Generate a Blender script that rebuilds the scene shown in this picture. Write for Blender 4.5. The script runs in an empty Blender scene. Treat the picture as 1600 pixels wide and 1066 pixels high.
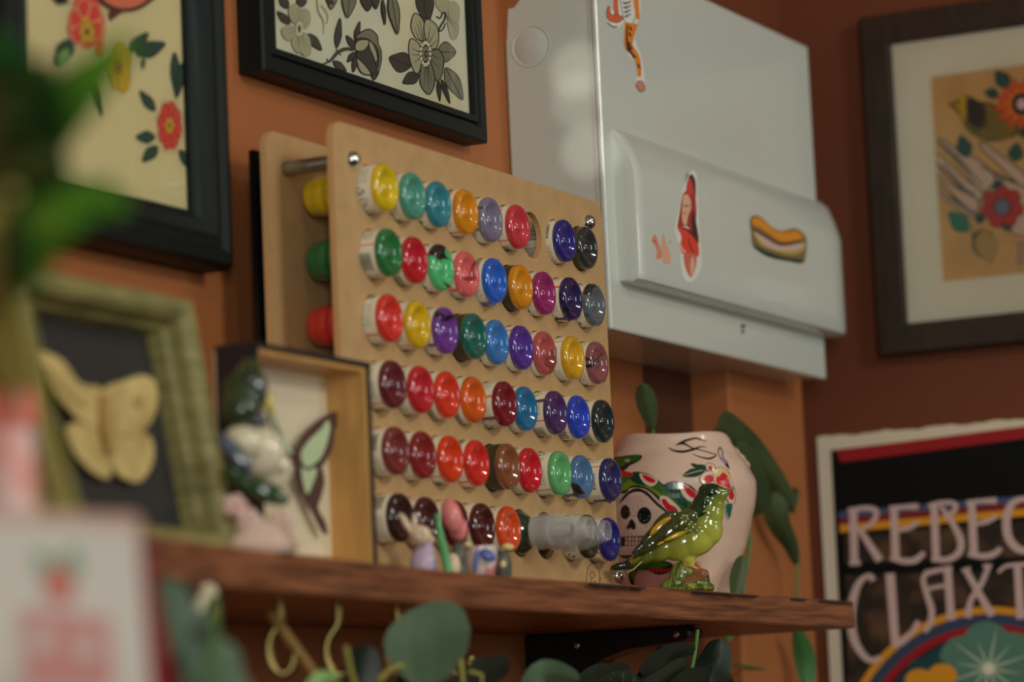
import bpy, bmesh, math, random
from mathutils import Vector, Matrix, noise
from mathutils.geometry import tessellate_polygon
from mathutils.bvhtree import BVHTree
random.seed(7)
S = bpy.context.scene
# ------------------------------------------------------------------ camera
F = 5300.0                                   # focal length in pixels of a 1600 px wide frame
CAM = Vector((0, -1.155, 1.5))
_d = Vector((2650, 567, 5300)).normalized()
_u = Vector((-1842, -40930, 5300)); _u = (_u - _u.dot(_d) * _d).normalized()
_y = _u.cross(_d)
RX = Vector((_d.x, _y.x, _u.x)); DN = Vector((_d.y, _y.y, _u.y)); FW = Vector((_d.z, _y.z, _u.z))
cam = bpy.data.cameras.new('camera'); camo = bpy.data.objects.new('camera', cam)
S.collection.objects.link(camo); S.camera = camo
camo.matrix_world = Matrix(((RX.x, -DN.x, -FW.x, CAM.x), (RX.y, -DN.y, -FW.y, CAM.y), (RX.z, -DN.z, -FW.z, CAM.z), (0, 0, 0, 1)))
cam.sensor_width = 36; cam.lens = F / 1600 * 36
cam.clip_start = .05
cam.dof.use_dof = True; cam.dof.focus_distance = 2.50; cam.dof.aperture_fstop = 4.6

# ------------------------------------------------------------------ world, lights, exposure
S.view_settings.view_transform = 'Standard'; S.view_settings.look = 'None'
S.view_settings.gamma = 1; S.view_settings.use_curve_mapping = False
S.view_settings.exposure = -0.08
W = bpy.data.worlds.new('room_light'); S.world = W; W.use_nodes = True
W.node_tree.nodes['Background'].inputs[0].default_value = (.76, .90, .80, 1)
W.node_tree.nodes['Background'].inputs[1].default_value = .10

def area(name, loc, aim, sx, sy, power, col=(1, 1, 1)):
    l = bpy.data.lights.new(name, 'AREA'); l.shape = 'RECTANGLE'; l.size = sx; l.size_y = sy
    l.energy = power; l.color = col
    o = bpy.data.objects.new(name, l); S.collection.objects.link(o)
    o.location = loc
    o.rotation_euler = (Vector(aim) - Vector(loc)).to_track_quat('-Z', 'Y').to_euler()
    return o
area('assumed_window_daylight', (1.1, -2.7, 2.75), (2.1, -.05, 1.75), .55, .55, 23, (.99, 1.0, .93))  # key light from an assumed window, out of view
area('assumed_shop_window_daylight', (2.7, -2.9, 2.0), (2.3, -.1, 1.75), .4, .8, 7, (.93, 1.0, 1.0))  # assumed unseen window, inferred from highlights on bird and vase
area('assumed_tall_shop_window', (-2.3, -2.5, 1.8), (2.2, -.1, 1.75), .55, 1.2, 44, (.97, 1.0, .96))  # assumed unseen tall window, inferred from the streaks on the bottles
area('added_highlight_lamp', (2.5, -1.5, 2.75), (2.3, -.1, 1.7), .10, .10, 1.6, (1, .97, .9))  # small lamp added for crisp highlights on the bottles, unseen
area('added_highlight_lamp', (.7, -1.3, 2.75), (2.0, -.1, 1.7), .10, .10, 1.6, (1, .97, .9))  # another added lamp for the same highlights

def patch_spot(aim, deg, power):
    l = bpy.data.lights.new('added_patch_spot', 'SPOT'); l.energy = power; l.spot_size = math.radians(deg); l.spot_blend = .9; l.shadow_soft_size = .004; l.color = (1, .95, .88)
    o = bpy.data.objects.new('added_patch_spot', l); S.collection.objects.link(o); o.location = (-.9, -.45, 2.25)  # added spotlight standing in for sunlight on the cabinet's side
    o.rotation_euler = (Vector(aim) - Vector(o.location)).to_track_quat('-Z', 'Y').to_euler()
patch_spot((2.362, -.062, 2.048), .75, 90); patch_spot((2.362, -.062, 2.025), .7, 60); patch_spot((2.362, -.068, 1.984), .5, 90)  # added spots overlap into the bright patch on the cabinet's side

# ------------------------------------------------------------------ pixel helpers (pixel of the photograph -> point on a real plane)
def ray(px, py): return RX * (px - 800) + DN * (py - 533) + FW * F
def at(px, py, x=None, y=None, z=None, d=None):
    r = ray(px, py)
    if x is not None: t = (x - CAM.x) / r.x
    elif y is not None: t = (y - CAM.y) / r.y
    elif z is not None: t = (z - CAM.z) / r.z
    else: t = d / F
    return CAM + r * t
def depth(p): return (Vector(p) - CAM).dot(FW)

# ------------------------------------------------------------------ materials
def lin(c): c /= 255; return c / 12.92 if c <= .04045 else ((c + .055) / 1.055) ** 2.4
K = 1.9
def C(r, g, b, k=None):
    k = K if k is None else k
    c = [lin(v) * k for v in (r, g, b)]; q = min(1, .86 / max(c))
    return tuple(v * q for v in c) + (1,)
MATS = {}
def mat(name, col, rough=.5, metal=0, coat=0, bump=0, bscale=200, var=0, vscale=20, col2=None, stretch=None, trans=0, ior=1.45, alpha=1, thr=None, sss=0, spec=.5):
    if name in MATS: return MATS[name]
    m = bpy.data.materials.new(name); m.use_nodes = True; MATS[name] = m
    n = m.node_tree.nodes; l = m.node_tree.links; b = n['Principled BSDF']
    b.inputs['Base Color'].default_value = col; b.inputs['Roughness'].default_value = rough
    b.inputs['Metallic'].default_value = metal; b.inputs['Coat Weight'].default_value = coat
    b.inputs['Coat Roughness'].default_value = .04
    b.inputs['Transmission Weight'].default_value = trans; b.inputs['IOR'].default_value = ior
    b.inputs['Alpha'].default_value = alpha; b.inputs['Specular IOR Level'].default_value = spec
    if sss: b.inputs['Subsurface Weight'].default_value = sss; b.inputs['Subsurface Radius'].default_value = (.01, .008, .006)
    if var or bump or col2:
        tc = n.new('ShaderNodeTexCoord'); mp = n.new('ShaderNodeMapping')
        l.new(tc.outputs['Object'], mp.inputs[0])
        if stretch: mp.inputs['Scale'].default_value = stretch
    if var or col2:
        nz = n.new('ShaderNodeTexNoise'); nz.inputs['Scale'].default_value = vscale; nz.inputs['Detail'].default_value = 5
        l.new(mp.outputs[0], nz.inputs['Vector'])
        rp = n.new('ShaderNodeValToRGB')
        lo, hi = thr or (.3, .7)
        rp.color_ramp.elements[0].position = lo; rp.color_ramp.elements[1].position = hi
        if col2: rp.color_ramp.elements[0].color = col; rp.color_ramp.elements[1].color = col2
        else:
            rp.color_ramp.elements[0].color = tuple(c * (1 - var) for c in col[:3]) + (1,)
            rp.color_ramp.elements[1].color = tuple(min(1, c * (1 + var)) for c in col[:3]) + (1,)
        l.new(nz.outputs[0], rp.inputs[0]); l.new(rp.outputs[0], b.inputs['Base Color'])
    if bump:
        nb = n.new('ShaderNodeTexNoise'); nb.inputs['Scale'].default_value = bscale; nb.inputs['Detail'].default_value = 3
        l.new(mp.outputs[0], nb.inputs['Vector'])
        bp = n.new('ShaderNodeBump'); bp.inputs['Strength'].default_value = bump; bp.inputs['Distance'].default_value = .001
        l.new(nb.outputs[0], bp.inputs['Height']); l.new(bp.outputs[0], b.inputs['Normal'])
    return m
def pm(r, g, b, rough=.6, k=None, coat=0):
    return mat('paint_%d_%d_%d' % (r, g, b), C(r, g, b, k), rough, coat=coat)
def glassmat():
    if 'picture_glass' in MATS: return MATS['picture_glass']
    m = bpy.data.materials.new('picture_glass'); m.use_nodes = True; MATS['picture_glass'] = m
    n = m.node_tree.nodes; l = m.node_tree.links; n.clear()
    o = n.new('ShaderNodeOutputMaterial'); mx = n.new('ShaderNodeMixShader'); t = n.new('ShaderNodeBsdfTransparent')
    g = n.new('ShaderNodeBsdfGlossy'); g.inputs['Roughness'].default_value = .02
    f = n.new('ShaderNodeFresnel'); f.inputs[0].default_value = 1.45
    l.new(f.outputs[0], mx.inputs[0]); l.new(t.outputs[0], mx.inputs[1]); l.new(g.outputs[0], mx.inputs[2]); l.new(mx.outputs[0], o.inputs[0])
    return m

# ------------------------------------------------------------------ mesh builder
class MB:
    def __init__(s): s.v = []; s.f = []; s.m = []; s.uv = None
    def add(s, vs, fs, mi=0):
        o = len(s.v); s.v += [Vector(p) for p in vs]; s.f += [tuple(i + o for i in f) for f in fs]; s.m += [mi] * len(fs); return s
    def box(s, lo, hi, mi=0, M=None):
        x0, y0, z0 = lo; x1, y1, z1 = hi
        vs = [Vector(p) for p in ((x0,y0,z0),(x1,y0,z0),(x1,y1,z0),(x0,y1,z0),(x0,y0,z1),(x1,y0,z1),(x1,y1,z1),(x0,y1,z1))]
        if M: vs = [M @ p for p in vs]
        return s.add(vs, [(0,3,2,1),(4,5,6,7),(0,1,5,4),(1,2,6,5),(2,3,7,6),(3,0,4,7)], mi)
    def prism(s, pts, vec, mi=0, side=None):
        """closed outline of 3D points (planar) extruded by vec"""
        pts = [Vector(p) for p in pts]; n = len(pts); vec = Vector(vec)
        tr = tessellate_polygon([pts])
        vs = pts + [p + vec for p in pts]
        s.add(vs, [tuple(t) for t in tr] + [tuple(i + n for i in reversed(t)) for t in tr], mi)
        s.add(vs, [(i, (i + 1) % n, (i + 1) % n + n, i + n) for i in range(n)], mi if side is None else side)
        return s
    def tube(s, pts, rad, seg=10, mi=0, cap=True):
        pts = [Vector(p) for p in pts]; n = len(pts)
        rad = rad if isinstance(rad, (list, tuple)) else [rad] * n
        vs = []; fs = []; prev = None
        for i, p in enumerate(pts):
            t = (pts[min(i + 1, n - 1)] - pts[max(i - 1, 0)]).normalized()
            a = prev if prev is not None else (Vector((0, 0, 1)) if abs(t.z) < .9 else Vector((1, 0, 0)))
            a = (a - a.dot(t) * t).normalized(); b = t.cross(a); prev = a
            for k in range(seg):
                w = 2 * math.pi * k / seg
                vs.append(p + (a * math.cos(w) + b * math.sin(w)) * rad[i])
        for i in range(n - 1):
            for k in range(seg):
                k2 = (k + 1) % seg
                fs.append((i * seg + k, i * seg + k2, (i + 1) * seg + k2, (i + 1) * seg + k))
        if cap: fs += [tuple(reversed(range(seg))), tuple(range((n - 1) * seg, n * seg))]
        return s.add(vs, fs, mi)
    def lathe(s, prof, M=None, seg=32, mi=0, closed=False):
        vs = []; fs = []; M = M or Matrix()
        for r, z in prof:
            for k in range(seg):
                w = 2 * math.pi * k / seg; vs.append(M @ Vector((r * math.cos(w), r * math.sin(w), z)))
        n = len(prof)
        for i in range(n - 1):
            for k in range(seg):
                k2 = (k + 1) % seg
                fs.append((i * seg + k, i * seg + k2, (i + 1) * seg + k2, (i + 1) * seg + k))
        return s.add(vs, fs, mi)
    def ell(s, c, r, mi=0, M=None, seg=20, rings=12):
        c = Vector(c); r = Vector(r) if isinstance(r, (tuple, list, Vector)) else Vector((r, r, r))
        vs = []; fs = []
        for i in range(rings + 1):
            a = math.pi * i / rings
            for k in range(seg):
                w = 2 * math.pi * k / seg
                p = Vector((r.x * math.sin(a) * math.cos(w), r.y * math.sin(a) * math.sin(w), r.z * math.cos(a)))
                if M: p = M @ p
                vs.append(c + p)
        for i in range(rings):
            for k in range(seg):
                k2 = (k + 1) % seg
                fs.append((i * seg + k, (i + 1) * seg + k, (i + 1) * seg + k2, i * seg + k2))
        return s.add(vs, fs, mi)

WM = {}   # world matrix of every object made here
def setup(o, parent, M):
    S.collection.objects.link(o)
    if parent is not None:
        o.parent = parent; o.matrix_basis = WM[parent.name].inverted() @ M
    else: o.matrix_basis = M
    WM[o.name] = M
def tag(o, label=None, cat=None, group=None, kind=None):
    if label: o['label'] = label
    if cat: o['category'] = cat
    if group: o['group'] = group
    if kind: o['kind'] = kind
    return o
def thing(name, loc, label, cat, group=None):
    o = bpy.data.objects.new(name, None); o.empty_display_size = .02
    setup(o, None, Matrix.Translation(Vector(loc))); return tag(o, label, cat, group)
def obj(name, mb, mats, parent=None, M=None, smooth=None, bevel=0, bseg=2, weld=True, label=None):
    """mesh in world coordinates -> object whose origin is M (default: the parent's, or the base of its box)"""
    me = bpy.data.meshes.new(name)
    if M is None:
        if parent is not None: M = Matrix.Translation(WM[parent.name].translation)
        else:
            xs = [p.x for p in mb.v]; ys = [p.y for p in mb.v]; zs = [p.z for p in mb.v]
            M = Matrix.Translation(Vector(((min(xs) + max(xs)) / 2, (min(ys) + max(ys)) / 2, min(zs))))
    Mi = M.inverted()
    me.from_pydata([Mi @ p for p in mb.v], [], mb.f)
    for m in (mats if isinstance(mats, (list, tuple)) else [mats]): me.materials.append(m)
    for p, mi in zip(me.polygons, mb.m): p.material_index = mi
    bm = bmesh.new(); bm.from_mesh(me)
    if weld: bmesh.ops.remove_doubles(bm, verts=bm.verts, dist=1e-6)
    if weld: bmesh.ops.recalc_face_normals(bm, faces=bm.faces)
    if smooth is not None:
        for f in bm.faces: f.smooth = True
        for e in bm.edges:
            if len(e.link_faces) != 2 or e.calc_face_angle(0) > math.radians(smooth): e.smooth = False
    bm.to_mesh(me); bm.free()
    o = bpy.data.objects.new(name, me); setup(o, parent, M)
    if bevel:
        b = o.modifiers.new('bevel', 'BEVEL'); b.width = bevel; b.segments = bseg; b.limit_method = 'ANGLE'; b.angle_limit = math.radians(30)
    if label: o['label'] = label
    return o
def struct(name, mb, mats, **k): return tag(obj(name, mb, mats, **k), kind='structure')
def remesh(o, vox, smooth=6):
    r = o.modifiers.new('remesh', 'REMESH'); r.mode = 'VOXEL'; r.voxel_size = vox; r.use_smooth_shade = True
    if smooth: s = o.modifiers.new('smooth', 'SMOOTH'); s.factor = .5; s.iterations = smooth
    return o

def crom(pts, n=6, closed=True):
    pts = [Vector((p[0], p[1], p[2] if len(p) > 2 else 0)) for p in pts]; m = len(pts); out = []
    rng = range(m) if closed else range(m - 1)
    for i in rng:
        if closed: p0, p1, p2, p3 = pts[(i - 1) % m], pts[i], pts[(i + 1) % m], pts[(i + 2) % m]
        else: p0, p1, p2, p3 = pts[max(i - 1, 0)], pts[i], pts[i + 1], pts[min(i + 2, m - 1)]
        for k in range(n):
            t = k / n
            out.append(.5 * ((2 * p1) + (p2 - p0) * t + (2 * p0 - 5 * p1 + 4 * p2 - p3) * t * t + (3 * p1 - p0 - 3 * p2 + p3) * t ** 3))
    if not closed: out.append(pts[-1])
    return out

class Art:
    """painted shapes lying on a surface; f(px, py, layer) gives the point"""
    def __init__(s, f, tr=None, maxlen=None): s.mb = MB(); s.f = f; s.mats = []; s.k = 1; s.tr = tr or (lambda p: (p[0], p[1])); s.ml = maxlen
    def mi(s, m):
        if m not in s.mats: s.mats.append(m)
        return s.mats.index(m)
    def _poly(s, pts, m):
        k = s.k; s.k += 1
        P = [Vector((p[0], p[1], 0)) for p in pts]
        if len(P) < 3: return
        tris = [[P[i] for i in t] for t in tessellate_polygon([P])]
        if s.ml:
            out = []; st = tris
            while st:
                t = st.pop(); L = [(t[(i + 1) % 3] - t[i]).length for i in range(3)]; j = L.index(max(L))
                if L[j] > s.ml:
                    a, b, c = t[j], t[(j + 1) % 3], t[(j + 2) % 3]; q = (a + b) / 2; st += [[a, q, c], [q, b, c]]
                else: out.append(t)
            tris = out
        idx = {}; vs = []; fs = []
        for t in tris:
            f = []
            for p in t:
                key = (round(p.x, 4), round(p.y, 4))
                if key not in idx:
                    w = s.f(p.x, p.y, k); idx[key] = None if w is None else len(vs)
                    if w is not None: vs.append(w)
                f.append(idx[key])
            if None in f or len(set(f)) < 3: continue
            # face the camera
            a, b, c = (vs[i] for i in f)
            if (b - a).cross(c - a).dot(a - CAM) > 0: f.reverse()
            fs.append(tuple(f))
        if fs: s.mb.add(vs, fs, s.mi(m))
    def shape(s, pts, m, smooth=True, outline=None, ow=2):
        pts = [s.tr(p) for p in pts]
        if smooth: pts = [(q.x, q.y) for q in crom(pts, 5)]
        s._poly(pts, m)
        if outline: s._ribbon(pts + [pts[0], pts[1]], [ow] * (len(pts) + 2), outline)
    def ring(s, c, rx, ry, m, rot=0, n=24, a0=0, a1=360):
        c = s.tr(c); pts = []
        for k in range(n):
            a = math.radians(a0 + (a1 - a0) * k / (n if a1 - a0 >= 360 else n - 1)); x = rx * math.cos(a); y = ry * math.sin(a); r = math.radians(rot)
            pts.append((c[0] + x * math.cos(r) - y * math.sin(r), c[1] + x * math.sin(r) + y * math.cos(r)))
        s._poly(pts, m)
    def _ribbon(s, pts, w, m):
        L = []; R = []; n = len(pts)
        for i in range(n):
            a = Vector(pts[max(i - 1, 0)][:2]); b = Vector(pts[min(i + 1, n - 1)][:2]); t = b - a
            if t.length < 1e-6: continue
            t.normalize(); nrm = Vector((-t.y, t.x)) * w[i] / 2; p = Vector(pts[i][:2])
            L.append(p + nrm); R.append(p - nrm)
        k = s.k; s.k += 1; vs = []; fs = []
        for i in range(len(L)):
            a = s.f(L[i].x, L[i].y, k); b = s.f(R[i].x, R[i].y, k)
            vs += [a, b]
        good = [v is not None for v in vs]; vs2 = [v if v is not None else Vector() for v in vs]
        for i in range(len(L) - 1):
            q = (2 * i, 2 * i + 1, 2 * i + 3, 2 * i + 2)
            if all(good[j] for j in q):
                a, b, c = vs2[q[0]], vs2[q[1]], vs2[q[2]]
                fs.append(q if (b - a).cross(c - a).dot(a - CAM) <= 0 else tuple(reversed(q)))
        if fs:
            used = sorted({j for f in fs for j in f}); rm = {j: i for i, j in enumerate(used)}
            s.mb.add([vs2[j] for j in used], [tuple(rm[j] for j in f) for f in fs], s.mi(m))
    def line(s, pts, w, m, smooth=True, n=6):
        pts = [s.tr(p) for p in pts]
        if smooth and len(pts) > 2: q = [(a.x, a.y) for a in crom(pts, n, False)]
        else: q = [(p[0], p[1]) for p in pts]; n = 1
        if not isinstance(w, (list, tuple)): ww = [w] * len(q)
        else:
            ww = []
            for i in range(len(q)):
                t = i / (len(q) - 1) * (len(w) - 1); j = min(int(t), len(w) - 2); ww.append(w[j] + (w[j + 1] - w[j]) * (t - j))
        s._ribbon(q, ww, m)
    def leaf(s, a, b, w, m, outline=None, ow=2, vein=None, bend=0):
        ax, ay = a; bx, by = b; dx, dy = bx - ax, by - ay; L = math.hypot(dx, dy); nx, ny = -dy / L, dx / L
        def P(t, q): off = q * w / 2 + bend * math.sin(math.pi * t); return (ax + dx * t + nx * off, ay + dy * t + ny * off)
        pts = [P(0, 0), P(.2, .75), P(.45, 1), P(.75, .62), P(1, 0), P(.75, -.62), P(.45, -1), P(.2, -.75)]
        s.shape(pts, m, True, outline, ow)
        if vein: s.line([P(.05, 0), P(.5, 0), P(.95, 0)], ow * .8, vein)
    def flower(s, c, rx, ry, petals, pc, oc, cc, a0=0, ow=2, lines=None, cs=.28):
        for k in range(petals):
            a = math.radians(a0 + 360 * k / petals); ux, uy = math.cos(a), math.sin(a); vx, vy = -uy, ux; h = math.pi / petals * 1.05
            def P(r, t): return (c[0] + rx * (ux * r + vx * t), c[1] + ry * (uy * r + vy * t))
            w = math.tan(min(h, 1.0)) * .62
            s.shape([P(.15, 0), P(.5, w * .8), P(.8, w), P(.98, w * .45), P(1.0, 0), P(.98, -w * .45), P(.8, -w), P(.5, -w * .8)], pc, True, oc, ow)
            if lines:
                for q in (-.3, 0, .3): s.line([P(.3, q * w * .5), P(.55, q * w), P(.72, q * w * 1.2)], ow * .7, lines)
        s.ring_c(c, rx * cs, ry * cs, cc)
    def ring_c(s, c, rx, ry, m):
        c = s.tr(c); s._poly([(c[0] + rx * s.sc * math.cos(a), c[1] + ry * s.sc * math.sin(a)) for a in [2 * math.pi * k / 18 for k in range(18)]], m)
    sc = 1
def plane_f(x=None, y=None, gap=.000007):
    if y is not None: return lambda px, py, k: at(px, py, y=y - gap * k)
    return lambda px, py, k: at(px, py, x=x - gap * k)
def crop(x0, y0, sc): return lambda p: (x0 + p[0] * sc, y0 + p[1] * sc)

# ------------------------------------------------------------------ common materials
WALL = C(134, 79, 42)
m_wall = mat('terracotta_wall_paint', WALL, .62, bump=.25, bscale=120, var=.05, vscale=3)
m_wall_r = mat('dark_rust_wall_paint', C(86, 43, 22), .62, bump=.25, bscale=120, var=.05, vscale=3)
m_mdf = mat('mdf_board', C(152, 122, 82), .6, var=.07, vscale=60, bump=.15, bscale=900)
m_mdf_edge = mat('mdf_cut_edge', C(164, 126, 84), .7)
m_chrome = mat('chrome', (.75, .77, .76, 1), .12, metal=1)
m_blackwood = mat('black_painted_wood', C(12, 18, 17), .5, spec=.3, bump=.2, bscale=150)
m_black = mat('black_metal', C(10, 10, 10), .4)
m_white = mat('white_enamel', C(163, 166, 157), .24, bump=.25, bscale=500, coat=.3)
m_brass = mat('brass', (.36, .27, .10, 1), .38, metal=1)
# ------------------------------------------------------------------ room shell
XR = 2.915
struct('wall_left', MB().box((-1.2, 0, 0), (XR + .12, .12, 2.9)), m_wall)
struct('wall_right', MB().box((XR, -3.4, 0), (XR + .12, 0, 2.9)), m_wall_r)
struct('floor', MB().box((-1.2, -3.4, -.1), (XR + .12, .12, 0)), mat('floor_boards', C(40, 30, 24), .5, var=.2, vscale=6, stretch=(1, 8, 1)))
struct('ceiling', MB().box((-1.2, -3.4, 2.9), (XR + .12, .12, 3.0)), mat('ceiling_paint', C(150, 140, 125), .8, var=.03))
struct('dark_strip', MB().box((2.602, -.006, 0), (2.691, .001, 1.845)), mat('dark_brown_strip', C(66, 34, 18), .6, var=.05))  # thin dark brown strip on the wall, left of the boxed section
struct('trim_1', MB().box((2.69, -.042, 0), (2.862, .001, 1.95)), m_wall, bevel=.003)
struct('dark_slab', MB().box((2.60, -.020, 1.96), (2.9145, .001, 2.8995)), m_wall_r)  # dark slab on the wall above the cabinet, coloured like the right wall

# ------------------------------------------------------------------ shelf
def shelf():
    t = thing('wall_shelf', (1.8, -.09, 1.609), 'thick brown stained wooden shelf with worn front edge along the orange wall', 'shelf')
    fr = [(1.0, -.262), (1.2, -.25), (1.45, -.226), (1.6, -.203), (1.78, -.186), (1.93, -.172), (2.15, -.172), (2.35, -.173), (2.604, -.176)]
    fr = [(p.x, p.y) for p in crom([(a, b, 0) for a, b in fr], 14, False)]
    vs = []; fs = []; random.seed(3)
    rows = []
    for i, (x, y) in enumerate(fr):
        j = .0007 * noise.noise(Vector((x * 25, 0, 0))); c = .0009 + .0016 * max(0, noise.noise(Vector((x * 40, 5, 1))))
        rows.append([(x, 0, 1.632), (x, y + c, 1.632), (x, y + j, 1.632 - c), (x, y + j, 1.6115), (x, y + .0012, 1.610), (x, 0, 1.610)])
    n = len(rows); mb = MB()
    vs = [p for r in rows for p in r]
    for i in range(n - 1):
        for k in range(6):
            fs.append((i * 6 + k, (i + 1) * 6 + k, (i + 1) * 6 + (k + 1) % 6, i * 6 + (k + 1) % 6))
    fs += [tuple(range(6)), tuple(reversed(range((n - 1) * 6, n * 6)))]
    mb.add(vs, fs)
    m = mat('stained_shelf_wood', C(124, 76, 48), .42, col2=C(60, 37, 26), vscale=11, stretch=(1.2, 9, 22), thr=(.35, .72), bump=.5, bscale=60)
    obj('board', mb, m, t, smooth=30)
    # dark worn patches along the top edge
    for x0, x1 in ((2.10, 2.19), (2.28, 2.40), (2.47, 2.50), (2.53, 2.59)):
        mb = MB(); q = [x0 + (x1 - x0) * i / 12 for i in range(13)]
        up = [(x, -.1768, 1.6308) for x in q]; dn = [(x, -.1768, 1.6298 - .0022 * abs(noise.noise(Vector((x * 90, 2, 3))))) for x in reversed(q)]
        mb.prism(up + dn, (0, .003, 0))
        obj('worn_edge', mb, mat('dark_worn_edge', C(42, 33, 30), .6), t, label='dark chipped varnish along the top edge')
    return t
SH = shelf()
ZT = 1.632
def bracket():
    x0, x1 = 2.352, 2.378
    prof = [(0, 1.6098), (-.132, 1.6098), (-.139, 1.606), (-.139, 1.601), (-.132, 1.598), (-.085, 1.594), (-.065, 1.588), (-.052, 1.578), (-.045, 1.56), (-.042, 1.44), (0, 1.44)]
    t = thing('shelf_bracket', (2.365, 0, 1.44), 'black metal shelf bracket under the right half of the wooden shelf', 'bracket')
    obj('bracket_arm', MB().prism([(x0, y, z) for y, z in prof], (x1 - x0, 0, 0)), m_black, t, bevel=.0015)
    mb = MB()
    mb.ell((x0 - .0005, -.128, 1.6035), (.0015, .0028, .0028)); obj('screw', mb, m_chrome, t)
    mb = MB(); mb.ell((x0 - .0005, -.045, 1.6), (.0015, .0028, .0028)); obj('screw', mb, m_chrome, t)
bracket()

# ------------------------------------------------------------------ picture frames on the left wall
def frame_ring(mb, x0, x1, z0, z1, w, y0, y1, prof=None, mi=0):
    """rectangular moulding: prof = list of (inset 0..w, y)"""
    prof = prof or [(0, y0), (0, y1), (w, y1), (w, y0)]
    n = len(prof); vs = []
    for cx, cz, sx, sz in ((x0, z0, 1, 1), (x1, z0, -1, 1), (x1, z1, -1, -1), (x0, z1, 1, -1)):
        for a, y in prof: vs.append((cx + sx * a, y, cz + sz * a))
    fs = []
    for c in range(4):
        for k in range(n):
            fs.append((c * n + k, ((c + 1) % 4) * n + k, ((c + 1) % 4) * n + (k + 1) % n, c * n + (k + 1) % n))
    mb.add(vs, fs, mi); return mb

def pane_y(x0, x1, z0, z1, y, t):
    obj('glass_pane', MB().add([(x0, y, z0), (x1, y, z0), (x1, y, z1), (x0, y, z1)], [(0, 1, 2, 3)]), glassmat(), t, weld=False)
def frame_a():
    x0, x1, z0, z1 = 1.636, 1.892, 1.839, 2.085
    t = thing('picture_frame', ((x0 + x1) / 2, 0, z0), 'wide ridged black picture frame holding red and yellow flowers on cream paper', 'picture frame')
    prof = [(0, -.001), (0, -.022), (.003, -.028), (.010, -.030), (.013, -.026), (.017, -.026), (.020, -.028), (.029, -.024), (.033, -.017), (.036, -.017), (.036, -.001)]
    obj('frame', frame_ring(MB(), x0, x1, z0, z1, .036, 0, 0, prof), m_blackwood, t, smooth=40)
    yp = -.0145
    a = Art(plane_f(y=yp)); a.sc = .4128
    cream = mat('cream_flash_paper', C(192, 180, 136), .5, var=.05, vscale=8, spec=.3)
    mb = MB().box((x0 + .03, -.012, z0 + .03), (x1 - .03, yp, z1 - .03))
    tr = crop(0, 0, .4128); a.tr = tr
    dg = pm(32, 62, 48); dk = pm(26, 30, 32); red = pm(190, 52, 45); red2 = pm(205, 75, 60); yel = pm(196, 158, 45); blk = pm(40, 35, 34); skin = pm(190, 110, 78)
    # bottom right flower and its leaves
    for A_, B_, w in (((660, 200), (668, 372), 34), ((690, 240), (675, 360), 26), ((585, 420), (530, 345), 36), ((585, 520), (515, 520), 44), ((595, 555), (540, 612), 42), ((680, 570), (742, 655), 36)):
        a.leaf(A_, B_, w, dg, dk, 2.4)
    ou = []
    for k in range(16):
        an = 2 * math.pi * k / 16; r = 1 if k % 2 else .84
        ou.append((642 + 55 * r * math.cos(an), 478 + 108 * r * math.sin(an)))
    a.shape(ou, cream, True, pm(120, 95, 70), .8)
    a.shape([(642 + (p[0] - 642) * .86, 478 + (p[1] - 478) * .9) for p in ou], red, True)
    a.flower((642, 475), 46, 92, 8, red2, pm(120, 40, 34), yel, 10, 1.1, red)
    a.flower((642, 475), 17, 32, 6, yel, pm(120, 90, 30), pm(90, 60, 30), 0, .8)
    # yellow flower
    a.leaf((495, 195), (560, 125), 44, dg, dk, 2.4); a.leaf((520, 205), (625, 165), 58, dg, dk, 2.4); a.leaf((355, 290), (388, 440), 26, dk, dk, 1.5)
    a.leaf((545, 220), (540, 265), 16, dg)
    ou = [(440, 160), (470, 165), (498, 205), (495, 260), (492, 320), (470, 352), (440, 325), (412, 280), (418, 215)]
    a.shape(ou, yel, True, pm(120, 95, 40), 1.2); a.flower((452, 255), 42, 88, 7, yel, pm(130, 100, 40), red, 15, .9); a.flower((452, 258), 14, 26, 6, red, blk, blk, 0, .6)
    # red flower
    a.leaf((270, 150), (215, 240), 60, dg, dk, 2); a.leaf((300, 300), (235, 370), 40, dg, dk, 2); a.leaf((200, -10), (262, 8), 40, dk)
    a.leaf((255, 185), (225, 250), 40, pm(110, 140, 80))
    a.shape([(300, -30), (350, -30), (380, 30), (395, 90), (385, 150), (330, 165), (285, 165), (258, 110), (275, 40)], red, True, pm(170, 80, 60), 2)
    a.flower((325, 90), 66, 95, 6, red2, cream, yel, 20, 1.5, red); a.flower((330, 120), 30, 42, 6, yel, blk, blk, 0, 1)
    a.shape([(360, 150), (392, 155), (385, 205), (365, 200)], red2)
    # the round orange shape at the top
    a.shape([(380, -60), (380, -5), (425, 30), (490, 38), (550, 15), (590, -40)], skin, True, pm(60, 30, 30), 6)
    a.shape([(425, 30), (418, 78), (470, 45), (560, 15), (500, 36)], pm(80, 40, 34))
    for k, m_ in enumerate(a.mats): pass
    off = 1; mats = [cream] + a.mats
    mb.add(a.mb.v, a.mb.f, 0)
    mb.m[-len(a.mb.f):] = [i + off for i in a.mb.m]
    obj('print', mb, mats, t, weld=False)
    pane_y(x0 + .034, x1 - .034, z0 + .034, z1 - .034, -.0165, t)
frame_a()

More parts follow.
